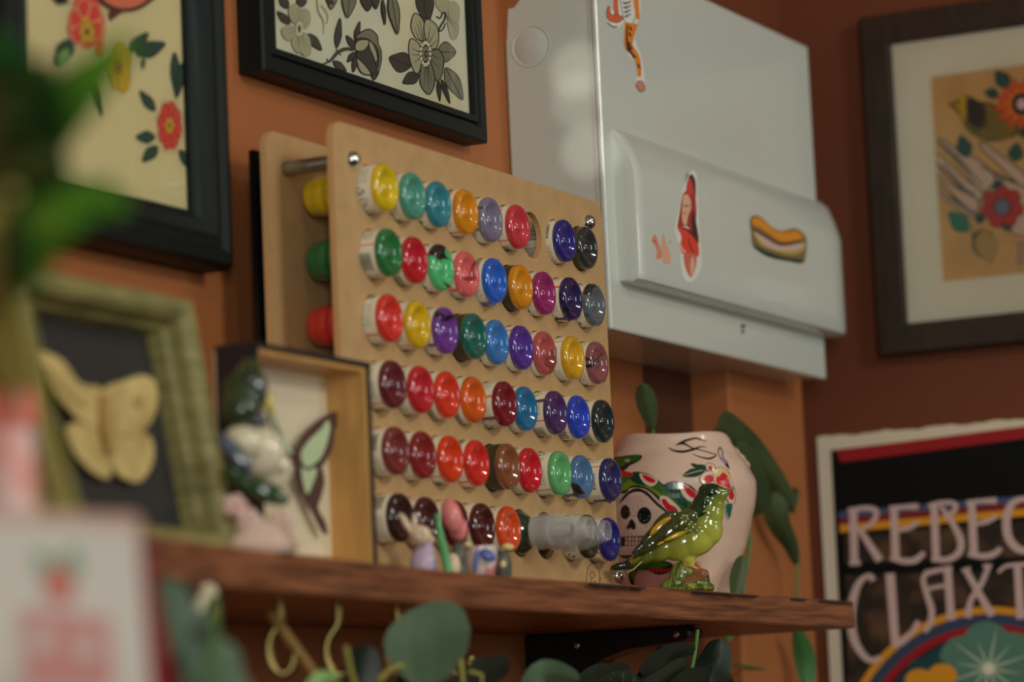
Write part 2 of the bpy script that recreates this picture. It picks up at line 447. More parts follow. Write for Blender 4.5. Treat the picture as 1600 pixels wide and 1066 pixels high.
def frame_b():
    x0, x1, z0, z1 = 1.951, 2.287, 1.9835, 2.15
    t = thing('picture_frame', ((x0 + x1) / 2, 0, z0), 'slim black picture frame with black and grey flower drawings above the ink rack', 'picture frame')
    prof = [(0, -.001), (0, -.019), (.0015, -.0205), (.0105, -.0205), (.0115, -.0175), (.013, -.0175), (.014, -.020), (.0185, -.020), (.0185, -.001)]
    obj('frame', frame_ring(MB(), x0, x1, z0, z1, .018, 0, 0, prof), m_blackwood, t, smooth=30)
    yp = -.0145
    cream = mat('cream_drawing_paper', C(212, 210, 186), .5, col2=C(198, 186, 136), vscale=14, thr=(.45, .75), spec=.3)
    mb = MB().box((x0 + .015, -.012, z0 + .015), (x1 - .015, yp, z1 - .015))
    a = Art(plane_f(y=yp), crop(420, 0, .2125)); a.sc = .2125
    ink = pm(24, 25, 24); dkg = pm(56, 55, 47); mid = pm(106, 103, 84); lt = pm(148, 143, 116); pal = pm(186, 182, 152)
    ol = 1.5
    # big flower right
    a.leaf((1095, -60), (1150, 165), 70, dkg, ink, ol); a.leaf((1180, -60), (1175, 160), 70, dkg, ink, ol)
    for A_, B_, w, f in (((1045, 485), (885, 425), 150, dkg), ((1100, 545), (985, 612), 90, dkg), ((1240, 380), (1375, 385), 150, mid), ((1300, 500), (1425, 735), 105, mid), ((1245, 590), (1257, 745), 32, dkg), ((1270, 585), (1330, 760), 36, dkg)):
        a.leaf(A_, B_, w, f, ink, ol, ink)
    def petal(pts, f=lt):
        a.shape(pts, f, True, ink, 1.7)
    petal([(1145, 300), (1080, 280), (1045, 200), (1055, 130), (1075, 98), (1115, 120), (1145, 170), (1160, 240)])
    petal([(1160, 300), (1140, 220), (1150, 150), (1185, 145), (1235, 190), (1250, 260), (1240, 340), (1200, 360)])
    petal([(1120, 400), (1110, 330), (1060, 285), (1035, 300), (1028, 380), (1045, 470), (1075, 535), (1105, 530), (1125, 460)])
    petal([(1190, 400), (1215, 365), (1255, 370), (1285, 430), (1280, 520), (1255, 590), (1225, 585), (1195, 500)], mid)
    petal([(1130, 440), (1115, 520), (1110, 600), (1135, 660), (1175, 695), (1205, 660), (1222, 590), (1205, 500), (1175, 440)], mid)
    for x, y, u, v in ((1090, 170, 1140, 320), (1070, 200, 1130, 330), (1190, 190, 1160, 330), (1220, 230, 1170, 330), (1050, 400, 1120, 400), (1060, 460, 1120, 420), (1260, 430, 1195, 400), (1255, 500, 1190, 430), (1145, 620, 1150, 470), (1175, 640, 1160, 470), (1195, 610, 1168, 470), (1110, 150, 1146, 310), (1240, 290, 1180, 345), (1050, 350, 1120, 385)):
        a.line([(x, y), ((x + u) / 2, (y + v) / 2 + 5), (u, v)], [.4, 1.0, 2.2], dkg)
    a.ring_c((1153, 395), 42, 95, ink)
    for k in range(14):
        an = 2 * math.pi * k / 14; a.ring_c((1153 + 34 * math.cos(an), 395 + 82 * math.sin(an)), 9, 15, pal)
    a.ring_c((1153, 395), 24, 55, mid); a.ring_c((1156, 398), 12, 28, ink); a.ring_c((1157, 398), 6, 14, mid)
    # faded flower top right
    for pts in ([(1320, 120), (1230, 40), (1240, -60), (1300, -60), (1330, 40)], [(1320, 110), (1330, 20), (1370, 15), (1400, 60), (1398, 150), (1375, 190)], [(1315, 140), (1370, 170), (1398, 200), (1385, 270), (1355, 292), (1330, 250)]):
        a.shape(pts, lt, True, mid, .8)
    for k in range(7): a.line([(1310, 130), (1340 + 8 * k, 40 + 34 * k)], [1.2, .4], mid)
    a.line([(1232, 118), (1260, 135), (1280, 95), (1300, 100), (1290, 150), (1265, 190), (1250, 232), (1280, 215), (1300, 170)], [1.6, 2.6, 1.6], ink)
    # rose in the middle
    a.line([(395, 470), (450, 450), (510, 385), (570, 360), (625, 365)], [1.5, 3.8, 6, 5.5, 5], dkg)
    a.shape([(430, 425), (440, 445), (425, 450)], ink, False); a.shape([(520, 400), (535, 412), (528, 392)], ink, False); a.shape([(545, 345), (552, 365), (565, 362)], ink, False)
    a.leaf((500, 350), (525, 135), 48, dkg, ink, ol); a.line([(500, 345), (500, 380)], 1.2, ink)
    a.leaf((475, 450), (570, 522), 48, dkg, ink, ol); a.leaf((632, 350), (572, 262), 42, dkg, ink, ol); a.leaf((636, 290), (670, 160), 34, dkg, ink, ol)
    a.leaf((640, 385), (580, 455), 44, dkg, ink, ol); a.leaf((640, 420), (622, 530), 36, dkg, ink, ol)
    petal([(640, 310), (650, 260), (700, 225), (740, 215), (775, 235), (800, 270), (805, 320), (825, 370), (828, 440), (815, 500), (800, 545), (740, 530), (660, 400)], mid)
    petal([(640, 300), (680, 280), (740, 295), (800, 360), (810, 430), (795, 500), (770, 430), (720, 340)], dkg)
    petal([(735, 300), (765, 320), (790, 375), (800, 440), (780, 450), (745, 370)], lt)
    petal([(650, 385), (700, 365), (735, 355), (770, 420), (790, 500), (805, 545), (775, 545), (710, 510), (655, 450)], dkg)
    petal([(640, 370), (635, 330), (655, 300), (700, 290), (738, 302), (725, 345), (690, 375)], lt)
    petal([(648, 430), (700, 470), (745, 530), (745, 550), (700, 545), (665, 510)], lt)
    petal([(750, 540), (800, 548), (775, 588), (765, 570)], dkg)
    # pale flower left
    for A_, B_, w in (((140, 60), (80, -40), 60), ((240, 50), (245, -50), 70)): a.leaf(A_, B_, w, dkg, ink, ol)
    a.leaf((155, 175), (65, 85), 52, dkg, ink, ol); a.leaf((290, 250), (388, 370), 62, dkg, ink, ol)
    for pts in ([(215, 190), (160, 140), (150, 60), (200, 30), (235, 70), (235, 160)], [(235, 180), (240, 80), (280, 70), (305, 110), (300, 170), (270, 210)],
                [(205, 210), (150, 190), (100, 210), (105, 265), (150, 300), (200, 250)], [(215, 240), (170, 290), (185, 360), (225, 390), (245, 330)],
                [(235, 240), (290, 260), (310, 330), (300, 405), (245, 400), (225, 320)]):
        a.shape(pts, lt, True, mid, .8)
    for u, v in ((170, 90), (210, 60), (265, 100), (290, 150), (120, 220), (125, 260), (195, 340), (215, 360), (265, 370), (285, 350)): a.line([(226, 212), (u, v)], [1.6, .4], mid)
    a.ring_c((226, 212), 26, 52, pal); a.ring_c((226, 212), 17, 36, lt); a.ring_c((224, 212), 9, 24, ink)
    # things hanging from the upper half
    a.line([(355, -30), (365, 80), (400, 150), (405, 250)], [1, 1.4, .6], dkg); a.line([(385, 40), (430, 100), (430, 160), (412, 178)], [1, 1, .6], dkg)
    a.leaf((470, -70), (460, 68), 75, mid, ink, ol); a.leaf((425, -10), (478, 30), 34, dkg, ink, ol)
    a.leaf((600, -90), (580, 130), 100, mid, ink, ol, ink); a.leaf((720, -60), (730, 80), 90, dkg, ink, ol); a.leaf((780, -60), (790, 65), 60, dkg, ink, ol)
    a.leaf((838, 0), (856, 180), 26, dkg, ink, ol); a.leaf((900, -50), (948, 250), 80, mid, ink, ol, ink)
    mats = [cream] + a.mats
    mb.add(a.mb.v, a.mb.f, 0); mb.m[-len(a.mb.f):] = [i + 1 for i in a.mb.m]
    obj('print', mb, mats, t, weld=False)
    pane_y(x0 + .0183, x1 - .0183, z0 + .0183, z1 - .0183, -.0176, t)
frame_b()

# ------------------------------------------------------------------ right wall: tattoo flash in a brown frame, poster
def frame_ring_x(mb, y0, y1, z0, z1, prof):
    n = len(prof); vs = []
    for cy, cz, sy, sz in ((y0, z0, -1, 1), (y1, z0, 1, 1), (y1, z1, 1, -1), (y0, z1, -1, -1)):
        for a, x in prof: vs.append((x, cy + sy * a, cz + sz * a))
    fs = []
    for c in range(4):
        for k in range(n): fs.append((c * n + k, ((c + 1) % 4) * n + k, ((c + 1) % 4) * n + (k + 1) % n, c * n + (k + 1) % n))
    mb.add(vs, fs); return mb
def frame_c():
    y0, y1, z0, z1 = -.1035, -.40, 1.867, 2.182
    t = thing('picture_frame', (XR, (y0 + y1) / 2, z0), 'brown wooden frame with cream mat around a bird, hand and flowers', 'picture frame')
    xf = XR - .018
    prof = [(0, XR - .001), (0, xf + .002), (.002, xf), (.026, xf), (.028, xf + .004), (.028, XR - .001)]
    obj('frame', frame_ring_x(MB(), y0, y1, z0, z1, prof), mat('dark_brown_frame_wood', C(44, 30, 19), .55, col2=C(28, 20, 13), vscale=30, stretch=(4, 4, 1), bump=.3, bscale=60), t, smooth=30)
    xm = XR - .010
    obj('mat_board', frame_ring_x(MB(), y0 - .02, y1 + .02, z0 + .02, z1 - .02, [(0, XR - .004), (0, xm), (.0425, xm), (.0435, xm + .0015), (.0435, XR - .004)]), mat('cream_mat_board', C(158, 152, 134, 2.9), .7, var=.02), t)
    xp = XR - .0085
    tan = mat('tan_flash_paper', C(150, 116, 70, 2.3), .6, var=.12, vscale=25)
    mb = MB().box((xp, -.36, z0 + .055), (XR - .0045, y0 - .055, z1 - .05))
    a = Art(plane_f(x=xp), crop(1430, 90, .338)); a.sc = .338
    kk = 2.0
    def p(r, g, b): return mat('flash_%d_%d_%d' % (r, g, b), C(r, g, b, kk), .6)
    g = p(18, 60, 52); gl = p(30, 95, 78); blk = p(28, 26, 26); orr = p(200, 82, 28); red = p(145, 38, 30); fl = p(165, 140, 118); ye = p(150, 120, 25); olv = p(78, 70, 28); grey = p(105, 105, 118); dol = p(50, 46, 28)
    # hand
    a.shape([(330, 700), (290, 640), (300, 590), (350, 560), (420, 560), (520, 600), (560, 800), (470, 820), (430, 790), (360, 770)], fl, True, blk, 1.6)
    for pts in ([(370, 560), (300, 480), (200, 430), (120, 375), (112, 400), (180, 470), (240, 540), (310, 620)],
                [(310, 620), (230, 560), (170, 500), (100, 445), (90, 470), (150, 540), (200, 600), (290, 660)],
                [(290, 660), (220, 620), (150, 570), (95, 480), (92, 520), (150, 600), (210, 670), (280, 720)],
                [(280, 720), (220, 690), (150, 640), (92, 575), (95, 605), (160, 670), (230, 720), (270, 740)],
                [(520, 560), (460, 500), (390, 450), (310, 390), (305, 415), (370, 480), (430, 540), (500, 600)]):
        a.shape(pts, fl, True, blk, 2.2)
    for pts in ([(110, 385), (200, 470), (310, 590)], [(130, 490), (210, 590), (280, 640)], [(300, 500), (420, 560), (490, 590)], [(160, 640), (230, 690), (270, 725)]): a.line(pts, [2, 5, 2], p(40, 50, 40))
    # wrist lines
    a.line([(430, 790), (470, 850), (480, 960), (520, 1000)], 2, p(150, 110, 60)); 
    for k in range(4): a.line([(470, 870 + 28 * k), (520, 850 + 28 * k), (560, 850 + 28 * k)], 3, p(60, 75, 95))
    # bird
    a.shape([(165, 215), (190, 185), (235, 178), (270, 200), (340, 210), (430, 240), (520, 290), (500, 340), (420, 375), (340, 385), (270, 365), (225, 320), (200, 260)], olv, True, blk, 1.6)
    a.shape([(165, 205), (195, 180), (235, 182), (240, 240), (225, 300), (205, 250), (185, 225)], ye, True)
    a.shape([(240, 190), (275, 190), (325, 240), (330, 320), (270, 320), (240, 270)], blk)
    a.shape([(150, 215), (175, 208), (178, 235)], blk, False); a.ring_c((195, 205), 10, 10, blk)
    for k in range(7): a.line([(330 - k * 5, 225 + k * 22), (400, 245 + k * 20), (490 - k * 8, 280 + k * 14)], 1.3, ye)
    a.line([(200, 260), (240, 340), (340, 392), (450, 372)], 2.5, ye)
    # flowers
    for k in range(13):
        an = math.radians(90 + k * 27); a.leaf((492, 215), (492 + 135 * math.cos(an), 215 + 125 * math.sin(an)), 52, orr, p(120, 40, 20), 1.2)
    for k in range(10):
        an = math.radians(75 + k * 36); a.leaf((492, 215), (492 + 85 * math.cos(an), 215 + 80 * math.sin(an)), 36, p(215, 120, 30))
    a.ring_c((492, 215), 46, 52, blk); a.ring_c((492, 215), 22, 26, p(190, 170, 165))
    a.flower((402, 690), 100, 100, 7, red, p(90, 25, 22), blk, 10, 1.5, None, .42); a.ring_c((402, 690), 33, 33, grey)
    for k in range(6):
        an = k * math.pi / 3; a.ring_c((402 + 18 * math.cos(an), 690 + 18 * math.sin(an)), 8, 8, p(70, 70, 85))
    for A_, B_, w in (((430, 135), (372, 62), 70), ((385, 170), (320, 160), 50), ((240, 460), (210, 360), 70), ((460, 480), (470, 395), 70), ((390, 600), (370, 570), 60), ((320, 750), (275, 735), 50), ((420, 800), (430, 770), 50)):
        a.leaf(A_, B_, w, g, blk, 1.2)
    a.leaf((245, 800), (155, 715), 80, gl, blk, 1.2); a.leaf((265, 835), (360, 815), 60, g, blk, 1.2); a.leaf((270, 840), (305, 925), 36, g, blk, 1.2)
    a.leaf((310, 800), (350, 950), 110, p(140, 112, 62), p(110, 90, 45), 1.2); a.line([(262, 760), (265, 830), (285, 900)], 1.5, g)
    a.leaf((500, 500), (540, 470), 40, p(200, 150, 40)); a.leaf((490, 370), (540, 300), 50, g)
    mb.add(a.mb.v, a.mb.f, 0); mb.m[-len(a.mb.f):] = [i + 1 for i in a.mb.m]
    obj('print', mb, [tan] + a.mats, t, weld=False)
    obj('glass_pane', MB().add([(XR - .0135, y, z) for y, z in ((y1 + .027, z0 + .027), (y0 - .027, z0 + .027), (y0 - .027, z1 - .027), (y1 + .027, z1 - .027))], [(3, 2, 1, 0)]), glassmat(), t, weld=False)
frame_c()

def poster():
    y0, y1, z0, z1 = -.034, -.34, 1.40, 1.80
    t = thing('lettered_poster', (XR, (y0 + y1) / 2, z0), 'black poster with pale art nouveau lettering and rainbow arcs inside a cream border', 'poster')
    kk = 2.1
    def p(r, g, b, ro=.6): return mat('poster_%d_%d_%d' % (r, g, b), C(r, g, b, kk), ro)
    cr = mat('cream_poster_cloth', C(158, 148, 128, 2.7), .8, bump=.3, bscale=200, var=.03)
    mb = MB()
    # slightly wavy cloth
    N = 40; vs = []; fs = []
    for i in range(N + 1):
        y = y0 + (y1 - y0) * i / N
        w = .0008 * math.sin(i * .9) + .0006 * math.sin(i * 2.3)
        vs += [(XR - .001, y, z0), (XR - .0035, y, z0), (XR - .0035, y, z1 + w), (XR - .001, y, z1 + w)]
    for i in range(N):
        for k in range(4): fs.append((i * 4 + k, (i + 1) * 4 + k, (i + 1) * 4 + (k + 1) % 4, i * 4 + (k + 1) % 4))
    fs += [(0, 1, 2, 3), tuple(N * 4 + k for k in (3, 2, 1, 0))]
    mb.add(vs, fs)
    obj('border_cloth', mb, cr, t)
    xp = XR - .0043
    a = Art(plane_f(x=xp, gap=.000007), crop(1240, 620, .4186)); a.sc = .4186
    blk = mat('poster_black', C(9, 12, 10, 1.2), .6, spec=.25); red = p(120, 14, 20); blue = p(48, 62, 92); mus = p(176, 118, 22); br = p(58, 40, 26); nav = p(38, 50, 70); teal = p(64, 98, 84); dteal = p(10, 50, 52); let = p(160, 138, 132, .5)
    E = 1150; BT = 1700
    a.shape([(140, 200), (E, 80), (E, BT), (218, BT)], blk, False)
    a.shape([(158, 200), (E, 74), (E, 118), (176, 245)], red, False)
    a.shape([(168, 430), (E, 345), (E, 368), (169, 452)], blue, False)
    a.shape([(169, 452), (E, 368), (E, 392), (171, 476)], p(96, 20, 20), False)
    a.shape([(171, 478), (E, 392), (E, 420), (173, 508)], mus, False)
    pan = mat('poster_brown_panel', C(30, 23, 16), .6, col2=C(80, 56, 37), vscale=38, thr=(.45, .75))
    a.shape([(190, 520), (E, 440), (E, 1100), (200, 1080)], pan, False)
    a.shape([(186, 620), (E, 590), (E, 640), (188, 668)], blk, False)
    # arcs
    cx, cy = 740, 1351
    def arc(r0, r1, m):
        n = 40; o = [(cx + r1 * math.cos(math.radians(-157 + 134 * i / n)), cy + r1 * math.sin(math.radians(-157 + 134 * i / n))) for i in range(n + 1)]
        q = [(cx + r0 * math.cos(math.radians(-157 + 134 * i / n)), cy + r0 * math.sin(math.radians(-157 + 134 * i / n))) for i in range(n, -1, -1)]
        a.shape(o + q, m, False)
    a.ring_c((cx, cy), 480, 480, dteal)
    arc(470, 500, red); arc(500, 540, nav); arc(540, 570, mus)
    arc(462, 470, blk); arc(568, 574, blk)
    # flowers inside the arc
    for an in range(0, 360, 60):
        r = math.radians(an + 25); a.ring_c((728 + 105 * math.cos(r), 1015 + 95 * math.sin(r)), 88, 82, teal)
    a.ring_c((500, 1010), 75, 38, dteal)
    for an in range(0, 360, 30):
        r = math.radians(an + 10); L = 170 if an % 60 else 120; a.line([(728, 1015), (728 + L * math.cos(r), 1015 + L * .9 * math.sin(r))], [4, .5], p(150, 160, 135), False)
    a.ring_c((728, 1015), 22, 22, p(190, 190, 170))
    for q in ((470, 1060), (555, 1040), (510, 1110)): a.ring_c(q, 55, 44, mus)
    # letters
    def L(pts, w): a.line(pts, [v * .85 for v in w] if isinstance(w, list) else w * .85, let, len(pts) > 2)
    w = .4186
    L([(222, 418), (227, 625)], [15, 12, 14]); L([(203, 425), (270, 416), (306, 425), (306, 452), (280, 480), (246, 500)], [8, 9, 10, 10, 8, 7]); L([(246, 495), (285, 555), (322, 612)], [9, 13, 15]); L([(208, 622), (250, 620)], 9)
    L([(374, 415), (381, 605)], [14, 12, 15]); L([(358, 416), (410, 412), (465, 410)], [8, 8, 12]); L([(385, 500), (430, 490), (466, 468)], [7, 9, 9]); L([(362, 600), (410, 614), (455, 610), (488, 582)], [10, 11, 12, 9])
    L([(524, 400), (532, 605)], [14, 12, 14]); L([(503, 408), (550, 396), (598, 398), (604, 420), (580, 442), (560, 448)], [8, 8, 9, 9, 7]); L([(548, 408), (585, 460), (622, 530), (618, 580), (575, 608), (515, 606)], [6, 10, 13, 13, 11, 10])
    L([(664, 394), (673, 588)], [14, 12, 15]); L([(645, 396), (700, 390), (758, 388)], [8, 8, 12]); L([(680, 476), (722, 466), (758, 446)], [7, 9, 9]); L([(652, 586), (700, 596), (742, 590), (775, 566)], [10, 11, 12, 9])
    L([(900, 400), (862, 382), (815, 400), (795, 455), (802, 525), (838, 568), (885, 575), (915, 550)], [12, 10, 14, 16, 15, 12, 9])
    L([(296, 688), (285, 668), (250, 688), (225, 745), (214, 830), (224, 900), (252, 955), (288, 985), (325, 972)], [12, 8, 11, 15, 16, 16, 13, 11, 8])
    L([(360, 660), (380, 930)], [17, 14, 15]); L([(372, 928), (410, 912), (445, 875), (466, 838)], [12, 12, 10, 10])
    L([(498, 655), (484, 685), (500, 745), (516, 800), (508, 850), (488, 878)], [9, 9, 11, 12, 11, 8]); L([(575, 642), (588, 835)], [14, 13, 15]); L([(490, 660), (540, 648), (592, 640)], [10, 9, 10]); L([(503, 718), (545, 708), (580, 706)], 7)
    L([(642, 645), (690, 730), (742, 818)], [11, 13, 14]); L([(728, 634), (700, 700), (662, 760), (650, 825)], [9, 10, 10, 13]); L([(628, 650), (660, 640)], 6); L([(706, 632), (740, 630)], 6)
    L([(764, 656), (790, 634), (830, 628), (900, 624)], [6, 7, 8, 8]); L([(836, 636), (848, 830)], [14, 13, 16])
    obj('printed_panel', a.mb, a.mats, t, weld=False)
poster()
# ------------------------------------------------------------------ white electrical cabinet
def cabinet():
    x0, x1, z0, z1, yf = 2.362, 2.818, 1.842, 2.143, -.083
    t = thing('electrical_cabinet', ((x0 + x1) / 2, 0, z0), 'white metal electrical cabinet with raised cover and stickers on the wall', 'electrical cabinet')
    obj('cabinet_body', MB().box((x0 + .002, yf + .006, z0), (x1 - .002, -.0005, z1)), m_white, t, bevel=.002)
    obj('front_panel', MB().box((x0 - .001, yf, z0 - .001), (x1, yf + .0055, z1 + .001)), m_white, t, bevel=.0025, bseg=3)
    # knock-out disc pressed in the side
    c = at(828, 72, x=x0); Mx = Matrix.Translation(c) @ Matrix.Rotation(math.radians(-90), 4, 'Y')
    R = .0165
    obj('knockout_disc', MB().lathe([(0, .0000), (R - .0022, .0000), (R - .0012, -.0006), (R - .0004, .0004), (R, .0005), (R + .0008, -.0019)], Mx @ Matrix.Translation((0, 0, -.0018)), 48), m_white, t, smooth=50)
    # small latch slot near the edge
    obj('latch', MB().tube([at(934, 95, x=x0 + .001), at(936, 108, x=x0 + .001), at(937, 122, x=x0 + .001)], .0009, 8), mat('old_brass', C(105, 85, 45), .5), t)
    # raised rounded cover
    cz0, cz1, yc = 1.879, 2.004, -.102
    prof = [(yf + .002, cz0), (yc + .006, cz0), (yc + .0015, cz0 + .002), (yc, cz0 + .006), (yc, 1.966), (yc + .001, 1.970), (yc + .006, 1.984), (yf - .006, 1.998), (yf + .002, cz1)]
    mb = MB(); n = len(prof)
    secs = [(2.379, .0), (2.3795, .55), (2.3815, .85), (2.385, .96), (2.391, 1), (2.80, 1), (2.818, .96), (2.830, .86), (2.836, .70), (2.837, .0)]
    vs = []
    zc = (cz0 + cz1) / 2
    for x, q in secs:
        for y, z in prof: vs.append((x, yf + .002 + (y - yf - .002) * q, zc + (z - zc) * (.94 + .06 * q)))
    fs = []
    for i in range(len(secs) - 1):
        for k in range(n): fs.append((i * n + k, (i + 1) * n + k, (i + 1) * n + (k + 1) % n, i * n + (k + 1) % n))
    fs += [tuple(range(n)), tuple(reversed(range((len(secs) - 1) * n, len(secs) * n)))]
    mb.add(vs, fs)
    cov = obj('raised_cover', mb, m_white, t, smooth=35, bevel=.0015)
    mb = MB(); c = at(1160, 513, y=yf); 
    for dx, dz in ((-.0025, .0015), (.0025, .002), (-.001, -.003)):
        mb.ell(c + Vector((dx, -.0008, dz)), (.0018, .0012, .0018))
    obj('screw', mb, mat('dull_screw', C(95, 90, 70), .4, metal=.6), t)
    # stickers
    ka = 1.9
    blk = pm(30, 28, 26); wh = pm(205, 205, 195)
    def sticker(name, a, label, base_y):
        obj(name, a.mb, a.mats, t, weld=False, label=label)
    a = Art(plane_f(y=yf - .0002), crop(930, 0, .15)); a.sc = .15
    org = pm(196, 112, 30); og2 = pm(170, 80, 45); 
    a.shape([(105, 80), (150, 50), (175, 110), (240, 80), (180, -60), (470, -60), (470, 120), (465, 215), (440, 220), (430, 300), (410, 400), (430, 470), (470, 560), (500, 680), (510, 800), (530, 920), (480, 975), (415, 880), (435, 760), (430, 660), (350, 590), (305, 480), (310, 370), (290, 240), (240, 300), (130, 250)], wh, False)
    a.line([(215, -50), (215, 60), (225, 180)], [8, 7, 8], og2); a.shape([(120, 95), (150, 65), (165, 150), (250, 160), (290, 190), (235, 235), (135, 205)], og2, True, blk, 1)
    a.line([(125, 235), (180, 275), (235, 280)], 1.6, blk)
    a.shape([(270, -50), (400, -50), (420, 150), (380, 250), (310, 230), (275, 80)], wh, True, blk, 1)
    for k in range(4): a.line([(285 + k * 10, 20 + k * 48), (320, 35 + k * 45), (375, 10 + k * 45)], [1.5, 3.5, 1], blk)
    a.line([(420, -50), (430, 60), (450, 205)], [10, 8, 5], org)
    a.line([(375, 240), (355, 380), (350, 480), (420, 580), (455, 680), (460, 800)], [22, 15, 13, 10, 7, 6], org)
    a.line([(335, 250), (330, 400), (350, 510), (420, 600)], [2, 3, 4, 2], blk)
    for x, y in ((370, 300), (365, 360), (360, 460), (345, 520), (400, 590), (455, 690), (375, 500)): a.leaf((x - 15, y - 25), (x + 12, y + 25), 24, blk)
    a.shape([(440, 850), (490, 850), (520, 915), (480, 958), (430, 900)], pm(165, 105, 85), True, blk, 1)
    sticker('tiger_sticker', a, 'orange and black tiger sticker', yf)
    yq = -.1022
    a = Art(plane_f(y=yq), crop(1000, 250, .1877)); a.sc = .1877
    a.shape([(425, 90), (470, 120), (480, 300), (490, 470), (500, 640), (515, 850), (480, 960), (430, 1015), (370, 995), (340, 900), (330, 780), (300, 640), (285, 560), (310, 450), (335, 340), (350, 240), (390, 160)], wh, True)
    hair = pm(135, 45, 35); dk = pm(55, 32, 28); red = pm(200, 62, 42); skn = pm(190, 150, 120); pk = pm(165, 85, 70)
    a.shape([(425, 118), (455, 160), (462, 300), (470, 430), (465, 560), (490, 690), (440, 660), (400, 560), (330, 560), (310, 560), (330, 440), (345, 340), (360, 280), (395, 240), (400, 160)], hair, True)
    a.shape([(425, 120), (460, 170), (465, 300), (450, 240), (430, 180), (400, 190)], dk); a.shape([(395, 170), (430, 170), (440, 280), (410, 300), (385, 270)], pm(165, 55, 52))
    a.shape([(362, 300), (395, 290), (420, 330), (425, 400), (400, 470), (385, 545), (355, 520), (350, 430)], skn, True)
    a.line([(358, 378), (385, 385), (412, 380)], [1, 2.2, 1], dk); a.ring_c((372, 445), 12, 8, red)
    a.shape([(440, 420), (468, 520), (490, 680), (450, 640), (430, 540)], dk); 
    a.shape([(310, 560), (370, 570), (430, 610), (480, 680), (490, 800), (440, 790), (370, 790), (330, 740), (345, 640)], red, True)
    a.line([(330, 690), (345, 740), (380, 770)], [3, 5, 3], skn); a.line([(400, 640), (420, 720), (460, 800)], [1, 3, 1], pm(120, 35, 30)); a.line([(345, 560), (420, 600), (480, 690)], [2, 4, 1], dk)
    a.shape([(370, 780), (460, 790), (470, 860), (440, 960), (420, 975), (390, 930), (370, 860)], pk, True); a.leaf((440, 800), (430, 970), 34, skn)
    sticker('woman_sticker', a, 'tall sticker of a red haired woman in a red dress', yq)
    a = Art(plane_f(y=yq), crop(1000, 250, .1877)); a.sc = .1877
    a.shape([(100, 670), (125, 620), (150, 680), (180, 760), (180, 810), (140, 825), (140, 740)], pm(198, 120, 92), True); a.shape([(185, 640), (200, 615), (220, 690), (250, 780), (255, 850), (220, 865), (185, 820)], pm(190, 142, 118), True)
    a.line([(240, 695), (262, 665)], 1.2, pm(120, 110, 80), False); a.line([(110, 675), (130, 680)], 2, pm(110, 50, 40), False)
    sticker('figure_sticker', a, 'two small orange and pink faded stickers', yq)
    a = Art(plane_f(y=yq), crop(1000, 250, .1877)); a.sc = .1877
    a.shape([(920, 480), (1000, 470), (1100, 560), (1180, 590), (1300, 570), (1380, 640), (1385, 760), (1350, 860), (1200, 830), (960, 730), (925, 600)], pm(100, 85, 50), True)
    a.shape([(945, 705), (1050, 760), (1200, 810), (1350, 830), (1355, 855), (1200, 840), (1050, 800), (955, 735)], pm(22, 45, 38), True)
    a.shape([(940, 590), (1040, 640), (1180, 700), (1360, 680), (1355, 760), (1260, 790), (1130, 760), (1000, 700)], pm(150, 125, 50), True)
    a.shape([(955, 600), (1060, 640), (1180, 720), (1350, 690), (1340, 740), (1200, 760), (1040, 710)], pm(165, 140, 130), True)
    a.line([(930, 570), (1050, 640), (1170, 700), (1350, 680)], [3, 4, 5, 4], pm(70, 50, 30))
    a.shape([(930, 490), (990, 480), (1060, 530), (1130, 590), (1230, 600), (1310, 590), (1355, 650), (1290, 670), (1180, 680), (1080, 620), (990, 560), (945, 545)], pm(204, 130, 34), True, pm(150, 85, 25), 1.5)
    sticker('sandwich_sticker', a, 'sticker of a long filled sandwich on a dark plate', yq)
    # wall paint lapped on the side
    a = Art(plane_f(x=x0 + .0018, gap=.0001)); 
    a.shape([(776, -30), (826, -30), (812, 0), (803, 12), (794, 14), (793, 40), (792, 62), (786, 78), (776, 82)], m_wall, False)
    obj('paint_smear', a.mb, a.mats, t, weld=False, label='orange wall paint lapped over the cabinet edge')
cabinet()

# ------------------------------------------------------------------ the rack of ink bottles
YF = -.095                     # front face of the front panel
hx0 = at(577, 300, y=YF).x; hx8 = at(905, 385, y=YF).x
HX = [hx0 + (hx8 - hx0) * k / 8 for k in range(9)]
HZ = [1.893, 1.8493, 1.8055, 1.7615, 1.7175, 1.6735]
RH = .0172
def panel(mb, x0, x1, z0, z1, y, th, rad, holes, mi=0, side=1):
    bm = bmesh.new()
    out = []
    for cx, cz, a0 in ((x1 - rad, z1 - rad, 0), (x0 + rad, z1 - rad, 90), (x0 + rad, z0 + rad, 180), (x1 - rad, z0 + rad, 270)):
        for k in range(9):
            a = math.radians(a0 + 90 * k / 8); out.append((cx + rad * math.cos(a), cz + rad * math.sin(a)))
    loops = [out] + [[(hx + RH * math.cos(2 * math.pi * k / 28), hz + RH * math.sin(2 * math.pi * k / 28)) for k in range(28)] for hx, hz in holes]
    edges = []
    for lp in loops:
        vs = [bm.verts.new((p[0], y, p[1])) for p in lp]
        edges += [bm.edges.new((vs[i], vs[(i + 1) % len(vs)])) for i in range(len(vs))]
    bmesh.ops.triangle_fill(bm, use_beauty=True, edges=edges, normal=(0, -1, 0))
    bm.verts.index_update()
    V = [v.co.copy() for v in bm.verts]; Fc = [tuple(v.index for v in f.verts) for f in bm.faces]
    n = len(V)
    mb.add(V + [v + Vector((0, th, 0)) for v in V], Fc + [tuple(reversed([i + n for i in f])) for f in Fc], mi)
    o = 0; sf = []
    for lp in loops:
        m = len(lp); sf += [(o + i, o + (i + 1) % m, o + (i + 1) % m + n, o + i + n) for i in range(m)]; o += m
    mb.add(V + [v + Vector((0, th, 0)) for v in V], sf, side)
    bm.free(); return mb
